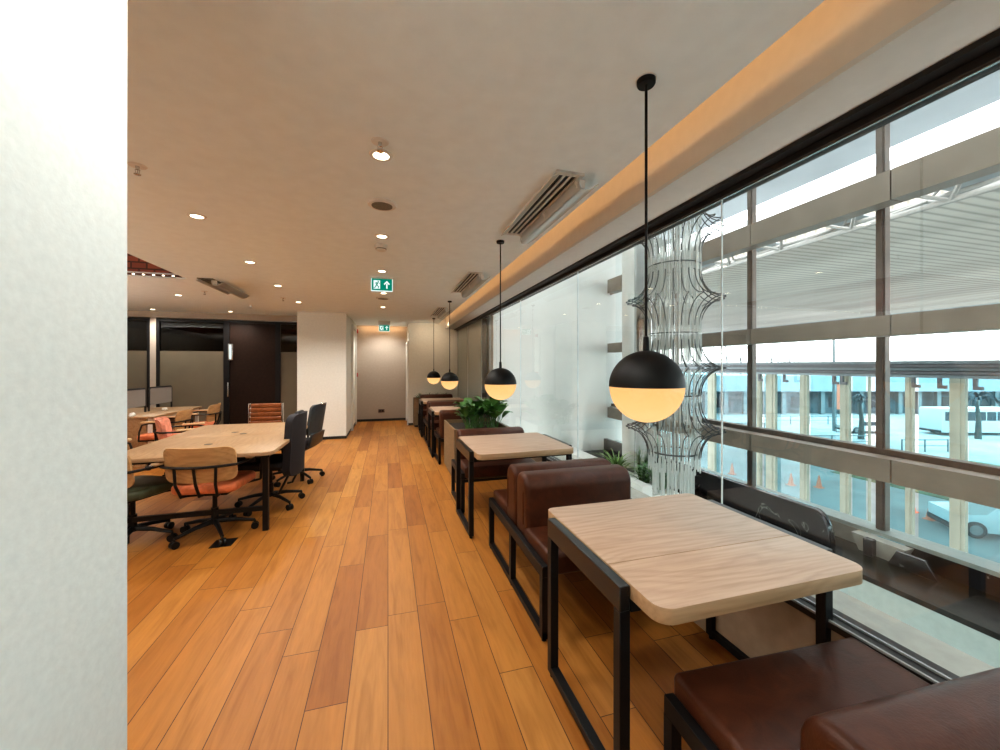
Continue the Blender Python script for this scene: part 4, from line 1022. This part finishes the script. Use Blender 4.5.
# left desk with screens
t = thing('work_desk', 'honey oak work desk with side panel at far left', 'desk', (-4.1, 7.66, 0))
b = B(); bb(b, -.8, .8, -.77, .77, .71, .74, .004, 2); o = obj('desktop', b, M['desk'], t)
b = B(); bb(b, -.76, .70, -.75, -.72, .0, .709); obj('end_panel', b, M['desk'], t)
b = B(); bb(b, -.76, .70, .72, .75, .0, .709); obj('end_panel', b, M['desk'], t)
for y in (-.73, .73):
    b = B(); bb(b, .72, .76, y - .02, y + .02, 0, .709); obj('leg', b, M['wplast'], t)
b = B(); bb(b, .72, .76, -.70, .70, .64, .709); obj('apron', b, M['wplast'], t)
def desk_screen(y0, y1, x, label):
    t = thing('desk_screen', label, 'desk screen', (x, (y0 + y1) / 2, .74), 0, 'privacy screens on the left desk'); h = (y1 - y0) / 2
    b = B(); bb(b, -.012, .012, -h + .02, h - .02,   .10, .365); obj('felt_panel', b, M['screen'], t)
    b = B(); tube(b, [(0, -h, .0), (0, -h, .35), (0, -h + .03, .38), (0, h - .03, .38), (0, h, .35), (0, h, 0)], .014, 8); tube(b, [(0, -h, .11), (0, h, .11)], .012, 8); obj('screen_frame', b, M['black'], t)
desk_screen(6.95, 7.62, -3.76, 'grey felt desk screen in black frame, cut off by the white wall')
desk_screen(7.72, 8.41, -3.76, 'grey felt desk screen in black frame, the fully visible one farther right')
def crumple(x, y, r, label):
    b = bmesh.new(); bmesh.ops.create_icosphere(b, subdivisions=3, radius=r)
    for v in b.verts: v.co *= 1 + random.uniform(-.22, .22); v.co.z *= .7
    mz = min(v.co.z for v in b.verts)
    for v in b.verts: v.co.z -= mz
    tag(obj('crumpled_paper', b, M['paper'], None, (x, y, .7405), smooth=0), label, 'paper', 'crumpled white papers on the left desk')
crumple(-3.62, 7.02, .034, 'crumpled white paper on the desk at the left edge by the white wall')
crumple(-3.60, 6.95, .026, 'smaller crumpled white paper beside the leftmost one')
crumple(-3.56, 7.75, .036, 'crumpled white paper in front of the right-hand desk screen')

# ------------------------------------------------------------------ light
def area(name, loc, rot, sx, sy, e, col):
    l = bpy.data.lights.new(name, 'AREA'); l.shape = 'RECTANGLE'; l.size = sx; l.size_y = sy; l.energy = e; l.color = col
    o = bpy.data.objects.new(name, l); COL.objects.link(o); o.location = loc; o.rotation_euler = rot; return o
# LED tape hidden in the cove trough
area('cove_led', (1.12, 4.3, ZC + .12), (0, -PI / 2 - .25, 0), .05, 11.4, 10.5, (1.0, .64, .34))
area('recess_led', (-4.2, 4.7, ZC + .6), (0, 0, 0), 2.5, 2.5, 10, (1.0, .55, .3))
area('end_wall_fill', (1.0, 9.35, ZC - .03), (.5, 0, 0), .8, .05, 3.2, (1.0, .80, .58))  # added fill lamp that brightens the end wall
area('corridor_led', (-.15, 10.9, ZC - .02), (.35, 0, 0), 1.1, .05, 2.0, (1.0, .62, .32))

for x, y, e in ((1.0, -2.3, 10), (-4.6, 2.4, 110), (-5.2, 5.6, 70)):  # unseen fill lamps added to brighten the ceiling
    area('ceiling_fill', (x, y, 1.75), (PI, 0, 0), .5, .5, e, (1.0, .95, .88))
w = bpy.data.worlds.new('overcast_sky'); scn.world = w; w.use_nodes = True; nt = w.node_tree; nt.nodes.clear()
out = nt.nodes.new('ShaderNodeOutputWorld'); bg = nt.nodes.new('ShaderNodeBackground'); L(nt, bg.outputs[0], out.inputs[0])
tc = nt.nodes.new('ShaderNodeTexCoord'); sp = nt.nodes.new('ShaderNodeSeparateXYZ'); L(nt, tc.outputs['Generated'], sp.inputs[0])
L(nt, ramp(nt, sp.outputs[2], [(0.0, (.97, .99, 1.0)), (0.3, (.98, .99, 1.0)), (1.0, (.90, .95, 1.0))]), bg.inputs[0])
bg.inputs[1].default_value = 6.2

# ------------------------------------------------------------------ camera
cam = bpy.data.cameras.new('camera'); co = bpy.data.objects.new('camera', cam); COL.objects.link(co); scn.camera = co
cam.sensor_width = 36; cam.lens = 390 / 1000 * 36; cam.shift_y = -.009; cam.clip_start = .05; cam.clip_end = 400
co.location = (0, 0, 1.48); co.rotation_euler = (PI / 2, 0, YAW)
scn.view_settings.view_transform = 'Standard'
scn.view_settings.exposure = 0.0
scn.view_settings.look = 'Medium High Contrast'
